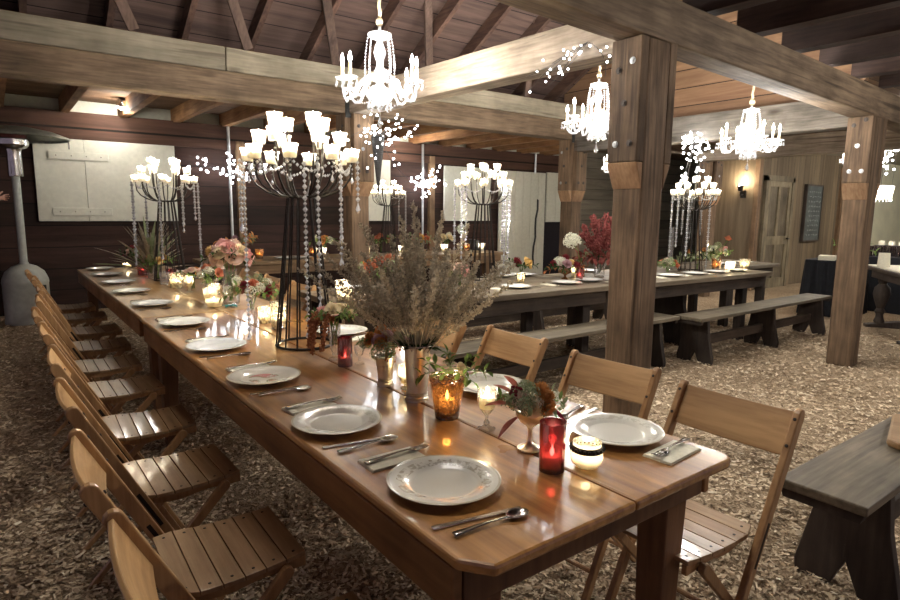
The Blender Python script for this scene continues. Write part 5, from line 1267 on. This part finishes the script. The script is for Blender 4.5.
# ------------------------------------------------------------ a guest at the edge of the picture, pointing hand in view
def skin(name, nodes, edges, mat, par=None, lvl=2):
    me = bpy.data.meshes.new(name); me.from_pydata([n[0] for n in nodes], edges, [])
    o = bpy.data.objects.new(name, me); C.objects.link(o); me.materials.append(mat)
    sk = o.modifiers.new('skin', 'SKIN'); sk.use_smooth_shade = True
    for i, n in enumerate(nodes): me.skin_vertices[0].data[i].radius = (n[1], n[1]); me.skin_vertices[0].data[i].use_root = (i == 0)
    su = o.modifiers.new('sub', 'SUBSURF'); su.levels = lvl; su.render_levels = lvl
    if par: o.parent = par
    return o
PX, PY = -.53, 8.35
t = thing('person', 'person in a dark jacket beyond the patio heater, one hand stretched out', 'person', (PX, PY, 0))
H_ = Vector((.555, .29, 1.47)) # wrist
nodes = [((0, 0, .95), .15), ((0, 0, 1.12), .14), ((0, 0, 1.32), .16), ((0, 0, 1.45), .09), ((0, 0, 1.53), .055), ((.02, 0, 1.66), .095),
         ((.15, .08, 1.42), .062), ((.30, .15, 1.24), .048), (tuple(H_ + V(-.02, -.02, -.02)), .030), ((-.18, -.08, 1.40), .06), ((-.22, -.06, 1.13), .046), ((-.16, .02, .90), .032),
         ((.09, .02, .88), .09), ((.10, .02, .48), .06), ((.10, .0, .09), .045), ((.16, .05, .04), .04), ((-.09, .0, .88), .09), ((-.10, .0, .48), .06), ((-.10, -.02, .09), .045), ((-.04, .04, .04), .04)]
edges = [(0, 1), (1, 2), (2, 3), (3, 4), (4, 5), (2, 6), (6, 7), (7, 8), (2, 9), (9, 10), (10, 11), (0, 12), (12, 13), (13, 14), (14, 15), (0, 16), (16, 17), (17, 18), (18, 19)]
# hand: palm then five fingers
f = Vector((.80, .55, .18)).normalized(); s_ = f.cross(Vector((0, 0, 1))).normalized(); u_ = s_.cross(f)
k = len(nodes); nodes.append((tuple(H_ + f * .04), .026)); edges.append((8, k)); nodes.append((tuple(H_ + f * .075), .024)); edges.append((k, k + 1)); pm_ = k + 1
for j, (off, L, cu) in enumerate(((-.030, .080, .25), (-.010, .09, .6), (.010, .085, .75), (.028, .065, .85))):
    b0 = H_ + f * .085 + u_ * -off; prev = pm_
    for q in range(1, 4):
        a = cu * (q - .5); b0 = b0 + (f * math.cos(a * 1.0) + s_ * math.sin(a * 1.0)) * (L / 3); i = len(nodes); nodes.append((tuple(b0), .0095 - .001 * q)); edges.append((prev, i)); prev = i
i = len(nodes); nodes += [(tuple(H_ + f * .055 + u_ * .035), .011), (tuple(H_ + f * .085 + u_ * .06), .009), (tuple(H_ + f * .115 + u_ * .07), .008)]; edges += [(k, i), (i, i + 1), (i + 1, i + 2)]
skin('body', nodes, edges, M_SKIN, t, 2)
skin('jacket', [((0, 0, .90), .17), ((0, 0, 1.12), .165), ((0, 0, 1.32), .185), ((0, 0, 1.44), .11), ((.155, .08, 1.42), .085), ((.30, .15, 1.24), .066), ((.49, .25, 1.42), .045), ((-.185, -.08, 1.40), .085), ((-.22, -.06, 1.13), .066), ((-.17, .0, .95), .048)],
     [(0, 1), (1, 2), (2, 3), (2, 4), (4, 5), (5, 6), (2, 7), (7, 8), (8, 9)], M_JACK, t)
skin('trousers', [((0, 0, .93), .165), ((.09, .02, .85), .11), ((.10, .02, .48), .085), ((.10, 0, .10), .07), ((-.09, 0, .85), .11), ((-.10, 0, .48), .085), ((-.10, -.02, .10), .07)], [(0, 1), (1, 2), (2, 3), (0, 4), (4, 5), (5, 6)], M_CLOTH, t)
m = MB(); m.ball((.0, 0, 1.70), .115, 16, 10, (1, .95, 1)); m.build('hair', plain('brown_hair', (.05, .03, .02), .6, noise=.3), t)

# ------------------------------------------------------------ light and colour management
sc = bpy.context.scene
w = bpy.data.worlds.new('world'); sc.world = w; w.use_nodes = True
bg = w.node_tree.nodes['Background']; bg.inputs[0].default_value = (.34, .27, .33, 1); bg.inputs[1].default_value = .12
sc.view_settings.view_transform = 'Standard'; sc.view_settings.look = 'None'; sc.view_settings.gamma = 1.0; sc.view_settings.use_curve_mapping = False
sc.view_settings.exposure = 2.3
cy = sc.cycles
cy.use_denoising = True; cy.max_bounces = 6; cy.diffuse_bounces = 3; cy.glossy_bounces = 3; cy.transmission_bounces = 4; cy.transparent_max_bounces = 28
cy.caustics_reflective = False; cy.caustics_refractive = False; cy.sample_clamp_indirect = 4.0; cy.use_light_tree = True
